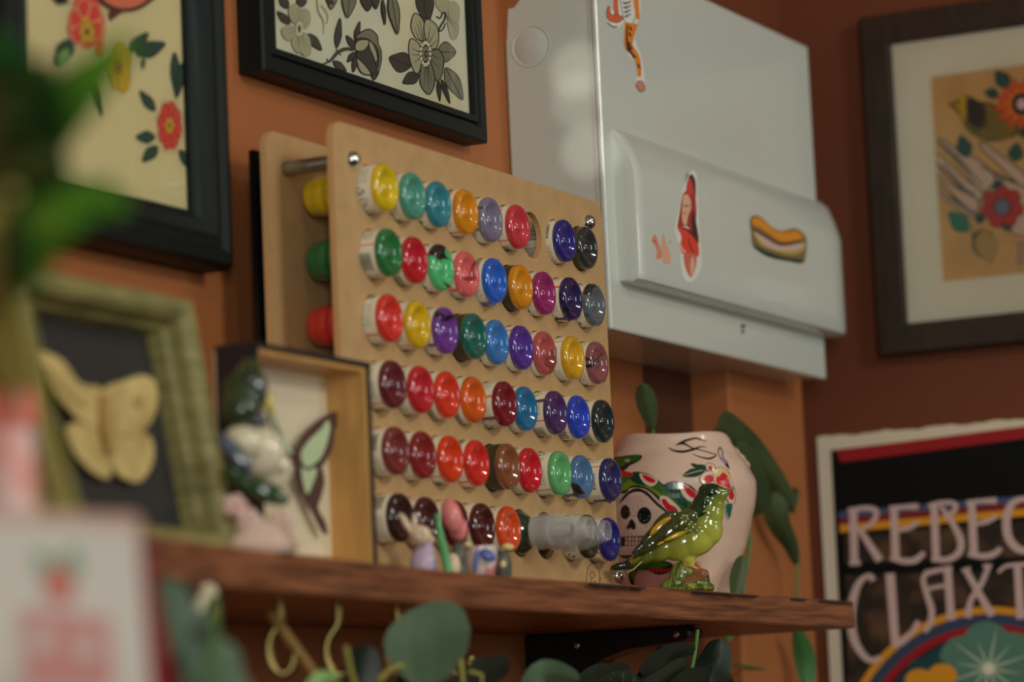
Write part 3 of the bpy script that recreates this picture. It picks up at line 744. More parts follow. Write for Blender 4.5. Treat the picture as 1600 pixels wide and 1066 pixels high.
def rack():
    t = thing('ink_rack', (2.11, -.06, ZT), 'tan fibreboard ink rack with two rounded panels full of ink bottles', 'rack')
    x0, x1, z0, z1 = 1.908, 2.326, ZT, 1.9335
    holes = [(x, z) for z in HZ for x in HX]
    f = obj('front_panel', panel(MB(), x0, x1, z0, z1, YF, .0045, .012, holes), [m_mdf, m_mdf_edge], t)
    YB = -.0445
    obj('back_panel', panel(MB(), x0, x1, z0, z1, YB, .0045, .012, []), [m_mdf, m_mdf_edge], t)
    obj('backing_board', MB().box((x0 + .004, -.033, z0), (x1 - .004, -.029, z1 - .012)), m_black, t)
    for cx, cz in ((at(549, 250, y=YF).x, at(549, 250, y=YF).z), (at(918, 348, y=YF).x, at(918, 348, y=YF).z), (at(963, 900, y=YF).x, at(963, 900, y=YF).z), (at(549, 250, y=YF).x, at(963, 900, y=YF).z)):
        M = Matrix.Translation((cx, YF, cz)) @ Matrix.Rotation(math.radians(90), 4, 'X')
        b = obj('bolt', MB().lathe([(0, .0062), (.0022, .0060), (.0042, .0048), (.0056, .0030), (.0062, .0008), (.0063, 0)], M, 20), m_chrome, t, smooth=60)
        rod = obj('standoff_rod', MB().tube([(cx, YF + .004, cz), (cx, YB, cz)], .0052, 14), mat('brushed_steel', (.35, .35, .34, 1), .35, metal=1), t, smooth=50)
        M = Matrix.Translation((cx, YB + .004, cz)) @ Matrix.Rotation(math.radians(-90), 4, 'X')
        obj('bolt', MB().lathe([(0, .0062), (.0022, .0060), (.0042, .0048), (.0056, .0030), (.0062, .0008), (.0063, 0)], M, 20), m_chrome, t, smooth=60)
    # burnt maker's stamp: an oval ring with a small curl inside
    a = Art(plane_f(y=YF - .00005, gap=.00003)); st = mat('burnt_stamp', C(110, 70, 38), .8)
    pts = [(927 + 10.5 * math.cos(q), 903 + 23 * math.sin(q)) for q in [2 * math.pi * k / 28 for k in range(30)]]
    a.line(pts, 1.3, st, False)
    a.line([(926, 893), (922, 898), (925, 904), (929, 899), (926, 893)], 1.3, st); a.line([(925, 904), (923, 911), (928, 916), (931, 909), (926, 910)], 1.3, st)
    obj('stamp', a.mb, a.mats, t, weld=False, label='small burnt oval stamp near the bottom right corner')
rack()

def label_mat():
    m = bpy.data.materials.new('bottle_label_paper'); m.use_nodes = True
    n = m.node_tree.nodes; l = m.node_tree.links; b = n['Principled BSDF']; b.inputs['Roughness'].default_value = .35
    uv = n.new('ShaderNodeUVMap'); sep = n.new('ShaderNodeSeparateXYZ'); l.new(uv.outputs[0], sep.inputs[0])
    U, V_ = sep.outputs[0], sep.outputs[1]
    def mth(op, a, bb=None, c=None):
        q = n.new('ShaderNodeMath'); q.operation = op
        for i, v in enumerate((a, bb, c)):
            if v is None: continue
            if isinstance(v, (int, float)): q.inputs[i].default_value = v
            else: l.new(v, q.inputs[i])
        return q.outputs[0]
    def band(x, lo, hi): return mth('MULTIPLY', mth('GREATER_THAN', x, lo), mth('LESS_THAN', x, hi))
    inkcol = C(44, 42, 42); base = C(190, 182, 160); redc = C(196, 84, 40)
    # barcode: bars running along the bottle
    nb = n.new('ShaderNodeTexNoise'); nb.inputs['Scale'].default_value = 1; nb.inputs['Detail'].default_value = 0
    cb = n.new('ShaderNodeCombineXYZ'); l.new(mth('MULTIPLY', U, 260), cb.inputs[0]); l.new(cb.outputs[0], nb.inputs['Vector'])
    bars = mth('GREATER_THAN', nb.outputs[0], .47)
    bar = mth('MULTIPLY', bars, mth('MULTIPLY', band(U, .05, .17), band(V_, .1, .62)))
    # rows of small print
    rows = mth('GREATER_THAN', mth('SINE', mth('MULTIPLY', U, 420)), .1)
    nt = n.new('ShaderNodeTexNoise'); nt.inputs['Scale'].default_value = 1; nt.inputs['Detail'].default_value = 1
    ct = n.new('ShaderNodeCombineXYZ'); l.new(mth('MULTIPLY', U, 70), ct.inputs[0]); l.new(mth('MULTIPLY', V_, 46), ct.inputs[1]); l.new(ct.outputs[0], nt.inputs['Vector'])
    txt = mth('MULTIPLY', mth('MULTIPLY', rows, mth('GREATER_THAN', nt.outputs[0], .5)), band(V_, .08, .8))
    txt = mth('MULTIPLY', txt, mth('ADD', band(U, .22, .38), mth('ADD', band(U, .52, .64), band(U, .84, .95))))
    # two big letters area
    big = n.new('ShaderNodeTexNoise'); big.inputs['Scale'].default_value = 1; big.inputs['Detail'].default_value = 0
    cg = n.new('ShaderNodeCombineXYZ'); l.new(mth('MULTIPLY', U, 60), cg.inputs[0]); l.new(mth('MULTIPLY', V_, 12), cg.inputs[1]); l.new(cg.outputs[0], big.inputs['Vector'])
    bg = mth('MULTIPLY', mth('GREATER_THAN', big.outputs[0], .58), mth('MULTIPLY', band(U, .66, .80), band(V_, .15, .6)))
    dark = mth('MINIMUM', mth('ADD', mth('ADD', bar, txt), bg), 1)
    mx = n.new('ShaderNodeMix'); mx.data_type = 'RGBA'; mx.inputs[6].default_value = base; mx.inputs[7].default_value = inkcol; l.new(dark, mx.inputs[0])
    m2 = n.new('ShaderNodeMix'); m2.data_type = 'RGBA'; l.new(mx.outputs[2], m2.inputs[6]); m2.inputs[7].default_value = redc
    l.new(mth('ADD', band(U, .435, .452), band(U, .99, 1.0)), m2.inputs[0])
    l.new(m2.outputs[2], b.inputs['Base Color'])
    return m
m_label = label_mat()
m_label_dark = mat('dark_bottle_label', C(48, 42, 26), .35, col2=C(150, 115, 40), vscale=90, thr=(.62, .66))

def lathe_mesh(name, prof, seg, mats, uv=False, smooth=50, mi=None):
    mb = MB().lathe(prof, None, seg)
    me = bpy.data.meshes.new(name); me.from_pydata(mb.v, [], mb.f)
    for m in mats: me.materials.append(m)
    if uv:
        lay = me.uv_layers.new(name='UVMap'); z0 = prof[0][1]; z1 = prof[-1][1]
        for pi, p in enumerate(me.polygons):
            k = pi % seg
            for li in p.loop_indices:
                vi = me.loops[li].vertex_index; kk = vi % seg
                if k == seg - 1 and kk == 0: kk = seg
                lay.data[li].uv = (kk / seg, (me.vertices[vi].co.z - z0) / (z1 - z0))
    bm = bmesh.new(); bm.from_mesh(me)
    bmesh.ops.recalc_face_normals(bm, faces=bm.faces)
    for f in bm.faces: f.smooth = True
    for e in bm.edges:
        if len(e.link_faces) == 2 and e.calc_face_angle(0) > math.radians(smooth): e.smooth = False
    bm.to_mesh(me); bm.free(); return me
P_BODY = [(0, -.0016), (.0016, -.0013), (.0030, -.0022), (.0046, -.0036), (.0070, -.0038), (.0092, -.0026), (.0112, -.0008), (.0128, 0), (.0143, -.0003), (.0154, -.0010), (.0161, -.0022), (.0164, -.0038), (.0162, -.0052), (.0158, -.0058), (.0158, -.038), (.0152, -.0415), (.0125, -.0435), (.0110, -.0445), (.0110, -.047)]
P_LABEL = [(.01605, -.0054), (.01622, -.0058), (.01625, -.0355), (.01605, -.036)]
P_CAP = [(.0100, -.0440), (.0134, -.0442), (.0138, -.0450), (.0138, -.0520), (.0134, -.0524), (.0128, -.0526), (.0128, -.0575), (.0118, -.0590), (.0, -.0592)]
me_body = lathe_mesh('bottle_body', P_BODY, 40, [pm(100, 100, 100)])
me_label = lathe_mesh('bottle_label', P_LABEL, 48, [m_label], True)
me_cap = lathe_mesh('bottle_cap', P_CAP, 28, [pm(100, 100, 100)])
def ink_mat(c, c2=None, seed=0):
    nm = 'ink_%d_%d_%d' % tuple(c)
    if nm in MATS: return MATS[nm]
    m = bpy.data.materials.new(nm); m.use_nodes = True; MATS[nm] = m
    n = m.node_tree.nodes; l = m.node_tree.links; b = n['Principled BSDF']
    b.inputs['Roughness'].default_value = .07; b.inputs['Coat Weight'].default_value = 1; b.inputs['Coat Roughness'].default_value = .05
    b.inputs['Specular IOR Level'].default_value = .6
    tc = n.new('ShaderNodeTexCoord'); mp = n.new('ShaderNodeMapping'); l.new(tc.outputs['Object'], mp.inputs[0])
    mp.inputs['Location'].default_value = (seed * .37, seed * .11, 0); mp.inputs['Scale'].default_value = (.35, 1, .2) if c2 else (1, 1.6, 1)
    nz = n.new('ShaderNodeTexNoise'); nz.inputs['Scale'].default_value = 55; nz.inputs['Detail'].default_value = 2; nz.inputs['Distortion'].default_value = .8
    l.new(mp.outputs[0], nz.inputs['Vector'])
    rp = n.new('ShaderNodeValToRGB'); base = C(*c, k=1.65)
    if c2: lo, hi, q = .58, .62, C(*c2)
    else: lo, hi, q = .35, .75, tuple(v * .78 for v in base[:3]) + (1,)
    rp.color_ramp.elements[0].position = lo; rp.color_ramp.elements[1].position = hi
    rp.color_ramp.elements[0].color = base; rp.color_ramp.elements[1].color = q
    l.new(nz.outputs[0], rp.inputs[0]); l.new(rp.outputs[0], b.inputs['Base Color'])
    return m
BK = (26, 22, 24)
ROWS = [
 [('lemon yellow', 605, 303, (212, 180, 22), None), ('sea green', 648, 315, (62, 128, 108), BK), ('teal blue', 688, 329, (36, 116, 128), None), ('golden orange', 731, 340, (232, 148, 14), None), ('greyish violet', 769, 352, (104, 98, 118), BK), ('crimson pink', 812, 361, (178, 48, 58), None), None, ('navy blue', 885, 381, (30, 32, 104), None), ('charcoal black', 916, 393, (36, 42, 44), None)],
 [('forest green', 611, 405, (24, 100, 52), None), ('cherry red', 651, 416, (170, 20, 36), None), ('mint green', 692, 427, (66, 162, 100), BK), ('salmon pink', 732, 436, (200, 88, 88), (120, 40, 40)), ('cobalt blue', 776, 446, (22, 84, 176), None), ('amber orange', 817, 455, (228, 146, 20), None), ('magenta', 853, 465, (134, 32, 88), None), ('blackish indigo', 895, 472, (28, 22, 66), (12, 10, 20)), ('slate grey', 931, 481, (76, 86, 90), (30, 34, 38))],
 [('scarlet red', 612, 508, (212, 52, 42), None), ('sunflower yellow', 656, 517, (208, 168, 20), None), ('grape purple', 699, 526, (92, 46, 124), BK), ('deep green teal', 744, 533, (14, 88, 78), None), ('sky blue', 779, 542, (42, 104, 164), None), ('bright violet', 818, 551, (72, 42, 130), None), ('terracotta pink', 854, 559, (154, 68, 68), (104, 46, 40)), ('mustard yellow', 898, 565, (194, 144, 26), None), ('dusty mauve', 936, 572, (118, 68, 68), BK)],
 [('wine maroon', 617, 610, (86, 26, 36), None), ('ruby red', 661, 617, (168, 26, 38), None), ('vermilion orange', 702, 625, (206, 52, 30), None), ('pumpkin orange', 743, 632, (230, 96, 22), None), ('dark crimson', 792, 638, (106, 16, 32), None), ('cerulean blue', 824, 646, (16, 94, 134), None), ('dark plum violet', 871, 651, (62, 38, 84), None), ('royal blue', 907, 657, (26, 58, 164), None), ('blackish bottle green', 945, 662, (16, 36, 38), None)],
 [('brownish maroon', 622, 713, (108, 42, 40), None), ('dark brick red', 664, 719, (118, 26, 30), None), ('fiery orange red', 707, 725, (220, 58, 20), None), ('poppy red', 748, 731, (188, 36, 26), None), ('milk chocolate brown', 797, 737, (120, 70, 44), None), ('carmine red', 831, 741, (178, 20, 32), None), ('apple green', 878, 745, (82, 152, 92), None), ('steel blue', 912, 749, (62, 96, 132), BK), ('midnight navy', 957, 754, (30, 34, 82), None)],
 [('blackish brown', 629, 816, (38, 20, 20), None), ('dark cocoa brown', 670, 824, (58, 24, 24), None), ('deep burgundy', 715, 829, (84, 20, 30), None), ('dark oxblood', 757, 826, (66, 18, 22), None), ('rust orange', 798, 832, (204, 70, 22), None), None, None, ('dark olive green', 922, 855, (28, 36, 24), None), ('ultramarine blue', 955, 846, (24, 26, 100), None)]]
ORD = ['top', 'second', 'third', 'fourth', 'fifth', 'bottom']
DRIPS = {(1, 3): (-135, .012), (1, 7): (-115, .016), (3, 4): (-140, .014), (3, 6): (150, .015), (4, 8): (-110, .014), (0, 4): (-150, .013), (1, 4): (-105, .016), (2, 2): (-140, .008), (4, 7): (-125, .013)}
DARKLAB = {(1, 5), (2, 3), (4, 4), (0, 8)}
for r, row in enumerate(ROWS):
    for c_, it in enumerate(row):
        if it is None: continue
        nm, cx, cy, col, col2 = it
        # how far the bottle stands out of its hole, from where its face shows
        lo, hi = 0.0, .06
        for _ in range(30):
            p = (lo + hi) / 2; P = Vector((HX[c_], YF - p, HZ[r])) - CAM
            u = 800 + F * P.dot(RX) / P.dot(FW)
            if u < cx + 3: lo = p
            else: hi = p
        p = max(.009, min(.028, p))
        roll = random.Random(r * 9 + c_).uniform(0, 360) if not col2 else random.Random(r).uniform(-12, 12)
        Mb = Matrix.Translation((HX[c_], YF - p, HZ[r])) @ Matrix.Rotation(math.radians(90), 4, 'X') @ Matrix.Rotation(math.radians(roll), 4, 'Z')
        o = bpy.data.objects.new('ink_bottle', None); o.empty_display_size = .01
        setup(o, None, Mb)
        tag(o, '%s ink bottle lying in the %s row of the rack' % (nm, ORD[r]), 'ink bottle', 'ink bottles pushed into the rack')
        im = ink_mat(col, col2, r * 9 + c_)
        for n_, me in (('bottle', me_body), ('label', me_label), ('cap', me_cap)):
            q = bpy.data.objects.new(n_, me); S.collection.objects.link(q); q.parent = o; q.matrix_basis = Matrix(); WM[q.name] = Mb
            if n_ != 'label': q.material_slots[0].link = 'OBJECT'; q.material_slots[0].material = im
            elif (r, c_) in DARKLAB: q.material_slots[0].link = 'OBJECT'; q.material_slots[0].material = m_label_dark
        if (r, c_) in DRIPS:
            a0, ln = DRIPS[(r, c_)]; mb = MB(); an = math.radians(a0)
            mb.tube([Vector((.0163 * math.cos(an), .0163 * math.sin(an), z)) for z in (-.002, -.005, -.010, -ln, -ln - .0015)], [.0030, .0014, .0010, .0011, .0004], 8)
            Mr = Matrix.Translation((HX[c_], YF - p, HZ[r])) @ Matrix.Rotation(math.radians(90), 4, 'X')
            mb.v = [Mr @ v for v in mb.v]
            obj('ink_drip', mb, im, o, M=Mb, smooth=60, label='run of dried ink down the label')
# two bottles the other way round, clear spouts towards the room
m_clear = mat('frosted_clear_plastic', (.86, .88, .84, 1), .22, trans=0, alpha=.22, coat=1)
m_dk1 = ink_mat((22, 46, 30)); m_dk2 = ink_mat((18, 22, 20))
for k, (hx, cx, label, mi_) in enumerate(((HX[5], 871, 'dark green ink bottle with clear spout pointing outward', m_dk1), (HX[6], 919, 'blackish ink bottle with clear spout pointing outward', m_dk2))):
    tip = .055 if k == 0 else .050
    Mb = Matrix.Translation((hx, YF, HZ[5])) @ Matrix.Rotation(math.radians(90), 4, 'X')
    o = bpy.data.objects.new('ink_bottle', None); o.empty_display_size = .01; setup(o, None, Mb)
    tag(o, label, 'ink bottle', 'ink bottles pushed into the rack')
    def part(name, prof, m, seg=36):
        me = lathe_mesh(name, prof, seg, [m]); q = bpy.data.objects.new(name, me); S.collection.objects.link(q); q.parent = o; WM[q.name] = Mb; return q
    z = tip - .066
    part('bottle', [(0, z - .03), (.0158, z - .03), (.0162, z - .012), (.0165, z + .004), (.0162, z + .010), (.0148, z + .0145), (.0118, z + .018), (.0100, z + .0195), (.0100, z + .023)], mi_)
    part('neck', [(.0085, z + .022), (.0108, z + .0225), (.0108, z + .025), (.009, z + .026), (.009, z + .032), (.0105, z + .033), (.0105, z + .036), (.006, z + .037), (.005, z + .050), (.0035, z + .052)], mat('grey_plastic_neck', C(120, 118, 108), .3))
    part('spout_cap', [(.0128, z + .024), (.0131, z + .0242), (.0131, z + .040), (.0128, z + .044), (.0118, z + .050), (.0098, z + .057), (.0082, z + .062), (.0076, z + .0655), (.0068, z + .066), (.0056, z + .0655), (.0052, z + .060), (.0050, z + .052), (.0070, z + .045), (.0112, z + .038), (.0118, z + .034), (.0118, z + .0242), (.0128, z + .024)], m_clear)
# ------------------------------------------------------------------ painted ceramic vase
def vase():
    cx, cy = 2.472, -.080
    t = thing('painted_vase', (cx, cy, ZT), 'pale pink hand painted ceramic vase with skull, snake and rose behind the green bird', 'vase')
    prof = [(0, 0), (.030, .0), (.041, .002), (.044, .010), (.050, .030), (.056, .050), (.0615, .068), (.0645, .083), (.0640, .095), (.0585, .108), (.0515, .118), (.0475, .125), (.0455, .1305), (.043, .133), (.0395, .1315), (.0400, .125), (.050, .105), (.050, .06), (.036, .012), (0, .010)]
    pp = crom([(a, 0, b) for a, b in prof], 4, False)
    mb = MB(); seg = 96
    mb.lathe([(max(0, p.x), p.z) for p in pp], Matrix.Translation((cx, cy, ZT)), seg)
    ctr = Vector((cx, cy, ZT))
    for i, v in enumerate(mb.v):
        d = v - ctr; r = math.hypot(d.x, d.y)
        if r < .02: continue
        n_ = noise.noise(d * 26) * .0016 + noise.noise(Vector((d.x * 40, d.y * 40, d.z * 150))) * .0007
        rim = .0022 * noise.noise(Vector((d.x * 30, d.y * 30, 7))) if d.z > .118 else 0
        s = 1 + n_ / r; v.x = cx + d.x * s; v.y = cy + d.y * s; v.z += rim * 1.6
    # the small moulded knot on the right shoulder
    k0 = at(1122, 697, y=cy - .02)
    m_cer = mat('pale_pink_ceramic', C(198, 168, 148, 2.3), .3, var=.07, vscale=18, coat=.5, bump=.35, bscale=90)
    bv = BVHTree.FromPolygons([tuple(v) for v in mb.v], mb.f)
    def fs_(px, py, k):
        r = ray(px, py).normalized(); h = bv.ray_cast(CAM, r, 10)
        if h[0] is None: return None
        return h[0] - r * (.000016 * k + .0002)
    obj('body', mb, m_cer, t, smooth=60)
    kb = MB()
    for dx, dz, rr in ((0, .004, .006), (.006, .0, .0055), (.012, -.006, .0055), (.017, -.011, .005), (.021, -.016, .0045)):
        kb.ell(k0 + RX * dx + Vector((0, 0, dz)) + FW * .004, (rr, rr, rr * .9))
    remesh(obj('moulded_ridge', kb, m_cer, t), .0012, 4)
    a = Art(fs_, maxlen=3)
    c1 = crop(960, 660, .15); c2 = crop(950, 740, .1783)
    gl = .25
    def q(r, g, b): return mat('glaze_%d_%d_%d' % (r, g, b), C(r, g, b), .22, coat=.5)
    blk = q(20, 24, 22); red = q(166, 22, 24); grn = q(42, 78, 24); grd = q(14, 52, 36); ol = q(98, 108, 26); wh = q(200, 180, 158); yl = q(184, 148, 60); bone = q(184, 156, 140); lil = q(120, 115, 160)
    # lettering-like curls at the top
    a.tr = c1; a.sc = .15
    for pts, w in (([(560, 262), (620, 295), (720, 305), (830, 280), (900, 255), (960, 262)], [.6, 3, 4, 3.6, 2, .6]), ([(640, 238), (720, 200), (830, 168), (900, 178), (960, 205)], [.6, 4, 3, 2.6, .5]), ([(640, 238), (720, 222), (800, 262), (900, 290), (1000, 318), (1060, 332)], [1, 3.5, 2, 1.6, 1.6, .8]), ([(810, 328), (900, 362), (990, 378), (1050, 352), (1060, 330)], [.6, 1.8, 3, 2.4, 1])):
        a.line(pts, w, blk)
    a.shape([(1075, 300), (1100, 255), (1130, 300), (1140, 370), (1180, 420), (1200, 490), (1150, 440), (1100, 370)], blk, True); a.shape([(1085, 300), (1102, 275), (1122, 320), (1125, 370), (1095, 345)], wh); a.shape([(1110, 365), (1140, 385), (1170, 430), (1140, 425)], lil)
    # snake
    a.shape([(0, 540), (0, 720), (110, 740), (160, 690), (230, 680), (330, 700), (420, 770), (520, 880), (640, 990), (760, 960), (820, 870), (870, 760), (840, 700), (760, 640), (640, 615), (560, 625), (510, 645), (440, 590), (340, 535), (220, 515), (120, 545)], blk, True)
    a.shape([(0, 555), (0, 705), (100, 722), (150, 670), (240, 662), (340, 690), (440, 760), (540, 870), (650, 965), (740, 940), (800, 860), (850, 760), (820, 710), (750, 655), (640, 630), (560, 642), (510, 665), (430, 605), (340, 552), (220, 532), (110, 560)], grn, True)
    a.shape([(60, 690), (150, 600), (260, 640), (400, 690), (520, 780), (640, 920), (560, 860), (430, 740), (320, 675), (200, 655), (110, 710)], ol, True)
    a.shape([(520, 650), (620, 635), (690, 680), (740, 780), (760, 880), (680, 850), (600, 760), (540, 700)], grd, True); a.shape([(180, 545), (250, 540), (290, 600), (330, 660), (230, 640), (170, 600)], grd, True)
    for o_, i_ in (([(262, 540), (300, 535), (400, 570), (452, 612), (400, 665), (340, 655), (285, 605)], [(290, 545), (350, 560), (425, 600), (420, 628), (370, 630), (310, 590)]),
                   ([(660, 640), (720, 640), (800, 690), (865, 750), (850, 820), (790, 825), (720, 770), (680, 690)], [(710, 648), (790, 690), (850, 745), (835, 790), (780, 770), (735, 710)]),
                   ([(470, 790), (510, 765), (570, 790), (640, 850), (700, 930), (640, 990), (560, 960), (490, 860)], [(490, 810), (530, 800), (570, 850), (640, 890), (665, 950), (590, 950), (520, 880)])):
        a.shape(o_, wh, True, None); a.shape(i_, red, True)
    a.shape([(-60, 380), (60, 355), (190, 340), (285, 345), (260, 400), (160, 450), (120, 490), (60, 520), (-60, 500)], blk, True); a.shape([(-60, 390), (60, 365), (190, 352), (270, 352), (240, 395), (130, 430), (60, 460), (-60, 440)], grn, True)
    a.ring_c((135, 398), 24, 16, wh); a.ring_c((135, 396), 12, 9, blk)
    a.shape([(-20, 500), (80, 505), (180, 525), (190, 560), (80, 560), (-20, 560)], red, True)
    # skull
    a.tr = c2; a.sc = .1783
    a.shape([(90, 330), (120, 220), (190, 150), (260, 130), (340, 160), (430, 250), (540, 365), (420, 450), (330, 560), (280, 700), (100, 720)], blk, True)
    a.shape([(60, 330), (135, 235), (190, 180), (260, 160), (330, 185), (420, 275), (520, 370), (400, 450), (320, 545), (290, 560), (100, 560)], bone, True)
    a.ring_c((318, 370), 62, 76, blk); a.ring_c((150, 340), 42, 64, blk)
    a.shape([(205, 398), (238, 440), (240, 485), (215, 492), (200, 478), (180, 490), (160, 480), (178, 440)], blk, True)
    a.shape([(100, 555), (330, 545), (300, 640), (100, 640)], blk, False)
    for k in range(6):
        x = 150 + k * 30; a.shape([(x, 562), (x + 22, 560), (x + 20, 592), (x + 3, 594)], bone if k % 2 else q(175, 120, 110)); a.shape([(x, 602), (x + 22, 600), (x + 20, 628), (x + 3, 630)], bone)
    a.shape([(110, 645), (290, 640), (260, 700), (110, 715)], bone, True)
    # lower jaw and ribs of the snake under the bird
    a.shape([(180, 880), (230, 800), (330, 755), (460, 760), (560, 790), (600, 860), (540, 880), (430, 885), (350, 850), (280, 850), (250, 900), (240, 985), (195, 960)], blk, True)
    a.shape([(200, 880), (250, 810), (340, 770), (460, 775), (540, 800), (440, 830), (340, 830), (260, 850), (225, 930)], grn, True)
    for k in range(6): a.leaf((360 + k * 32, 832), (372 + k * 32, 868), 24, red)
    a.shape([(260, 860), (330, 855), (430, 895), (545, 870), (520, 940), (460, 1000), (240, 1000)], q(150, 100, 92), True)
    # rose
    a.tr = c1; a.sc = .15
    a.shape([(720, 555), (790, 490), (850, 480), (800, 430), (870, 440), (930, 445), (960, 480), (900, 540), (830, 565)], grd, True, blk, .8)
    a.line([(735, 550), (830, 520), (920, 500)], .9, wh)
    for pts in ([(955, 440), (1000, 425), (1050, 460), (1030, 520), (985, 515), (955, 480)], [(890, 590), (910, 540), (980, 510), (1040, 540), (1050, 620), (990, 655), (920, 640)], [(1030, 530), (1060, 480), (1130, 470), (1190, 520), (1220, 620), (1240, 700), (1150, 690), (1060, 650), (1035, 590)], [(1180, 700), (1240, 680), (1262, 760), (1245, 845), (1200, 840), (1160, 770)]):
        a.shape(pts, wh, True, blk, .9)
    for pts in ([(980, 460), (1010, 455), (1020, 500), (985, 500)], [(935, 590), (960, 555), (1015, 550), (1030, 610), (985, 635), (940, 625)], [(1060, 580), (1090, 560), (1130, 520), (1180, 560), (1205, 640), (1210, 685), (1140, 670), (1070, 640)], [(1190, 720), (1235, 710), (1248, 770), (1230, 810), (1195, 790)]):
        a.shape(pts, red, True)
    a.line([(1035, 470), (1030, 520), (1070, 560), (1100, 500), (1160, 510), (1195, 560), (1170, 590)], [1.5, 3.5, 2.5, 2, 3.5, 2.5, 1.5], yl)
    a.shape([(1160, 855), (1230, 850), (1225, 930), (1200, 1010), (1165, 950)], q(20, 78, 66), True, wh, 1)
    obj('painted_decoration', a.mb, a.mats, t, weld=False, label='tattoo style skull, snake, rose and curls in black, green and red')
vase()

# ------------------------------------------------------------------ glazed green bird on a stump
def glaze(name, col, col2=None, **k):
    return mat(name, C(*col), .12, coat=.9, col2=C(*col2) if col2 else None, **k)
def bird():
    D0 = depth(at(1075, 925, y=-.152))
    base = at(1078, 928, d=D0)
    t = thing('bird_figurine', (base.x, base.y, ZT), 'glossy green and yellow ceramic bird perched on a stump by the rack corner', 'figurine')
    X = RX.copy(); X.z = 0; X.normalize(); N = -FW.copy(); N.z = 0; N.normalize(); Z = Vector((0, 0, 1))
    R3 = Matrix((X, N, Z)).transposed()
    s = D0 / F; Q = lambda p, off=0: at(p[0], p[1], d=D0) + N * off
    tr = lambda p: (950 + p[0] * .1783, 740 + p[1] * .1783)
    def PE(mb, p, rx, ry, rn, rot=0, off=0, mi=0):
        """ellipsoid, centre p (crop pixels), half sizes in crop pixels; rotation in degrees clockwise on the picture"""
        k = s * .1783
        M = R3 @ Matrix.Rotation(math.radians(rot), 3, 'Y')
        mb.ell(Q(tr(p), off * k), (rx * k, rn * k, ry * k), mi, M, 24, 16)
    # painted glaze that goes dark on the back and head, lime on the belly, following the bird's own height and length
    def bodymat(name, top, mid, low, ax=(0, 0, 1), lo=0.02, hi=.075):
        m = bpy.data.materials.new(name); m.use_nodes = True; n = m.node_tree.nodes; l = m.node_tree.links; b = n['Principled BSDF']
        b.inputs['Roughness'].default_value = .1; b.inputs['Coat Weight'].default_value = 1; b.inputs['Coat Roughness'].default_value = .03
        tc = n.new('ShaderNodeTexCoord'); vm = n.new('ShaderNodeVectorMath'); vm.operation = 'DOT_PRODUCT'; vm.inputs[1].default_value = ax; l.new(tc.outputs['Object'], vm.inputs[0])
        nz = n.new('ShaderNodeTexNoise'); nz.inputs['Scale'].default_value = 90; l.new(tc.outputs['Object'], nz.inputs['Vector'])
        ad = n.new('ShaderNodeMath'); ad.operation = 'MULTIPLY_ADD'; l.new(nz.outputs[0], ad.inputs[0]); ad.inputs[1].default_value = .012; l.new(vm.outputs['Value'], ad.inputs[2])
        mr = n.new('ShaderNodeMapRange'); mr.inputs[1].default_value = lo; mr.inputs[2].default_value = hi; l.new(ad.outputs[0], mr.inputs[0])
        rp = n.new('ShaderNodeValToRGB'); rp.color_ramp.elements[0].color = C(*low); rp.color_ramp.elements[1].color = C(*top)
        e = rp.color_ramp.elements.new(.5); e.color = C(*mid); l.new(mr.outputs[0], rp.inputs[0]); l.new(rp.outputs[0], b.inputs['Base Color'])
        bp = n.new('ShaderNodeBump'); bp.inputs['Strength'].default_value = .35; bp.inputs['Distance'].default_value = .002
        n2 = n.new('ShaderNodeTexNoise'); n2.inputs['Scale'].default_value = 110; l.new(tc.outputs['Object'], n2.inputs['Vector']); l.new(n2.outputs[0], bp.inputs['Height']); l.new(bp.outputs[0], b.inputs['Normal'])
        return m
    axd = -X * .62 + Z * .78
    m_body = bodymat('bird_body_glaze', (26, 36, 16), (62, 78, 22), (160, 160, 60), tuple(axd), .022, .078)
    mb = MB()
    PE(mb, (925, 185), 118, 96, 88, 12)            # head
    PE(mb, (985, 170), 78, 56, 58, 8)
    PE(mb, (900, 260), 125, 110, 95, 30)
    PE(mb, (880, 350), 142, 130, 118, 60)          # neck
    PE(mb, (850, 470), 150, 175, 140, -30)         # breast
    PE(mb, (770, 560), 215, 165, 150, -28)
    PE(mb, (660, 600), 210, 150, 140, -30)         # belly
    PE(mb, (520, 640), 200, 105, 110, -28)
    PE(mb, (380, 690), 170, 70, 85, -32)
    PE(mb, (260, 750), 110, 42, 60, -34)
    PE(mb, (700, 745), 70, 70, 60, 0, 20); PE(mb, (725, 790), 42, 60, 40, -25, 20)   # thigh
    b = remesh(obj('body', mb, m_body, t), .0009, 8)
    # crown and nape: dark green cap of glaze
    mb = MB(); PE(mb, (908, 170), 122, 86, 90, 16, 0); PE(mb, (845, 262), 104, 104, 98, 50, 0); PE(mb, (790, 350), 105, 105, 112, 50, 0); PE(mb, (830, 345), 60, 70, 125, 40, 0)
    remesh(obj('crown', mb, bodymat('bird_crown_glaze', (20, 36, 14), (28, 48, 18), (58, 78, 24), tuple(Z), .04, .075), t, label='dark green crown and nape'), .0009, 8)
    # beak
    mb = MB(); k = s * .1783
    mb.tube([Q(tr((1020, 160))), Q(tr((1060, 140))), Q(tr((1090, 132))), Q(tr((1112, 128)))], [26 * k, 20 * k, 12 * k, 3 * k], 12)
    mb.tube([Q(tr((1025, 178))), Q(tr((1065, 160))), Q(tr((1100, 145)))], [20 * k, 14 * k, 3 * k], 12)
    obj('beak', mb, glaze('beak_glaze', (122, 84, 62)), t, smooth=50)
    mb = MB(); PE(mb, (988, 170), 13, 13, 12, 0, 50); obj('eye', mb, glaze('eye_glaze', (14, 12, 10)), t, smooth=60)
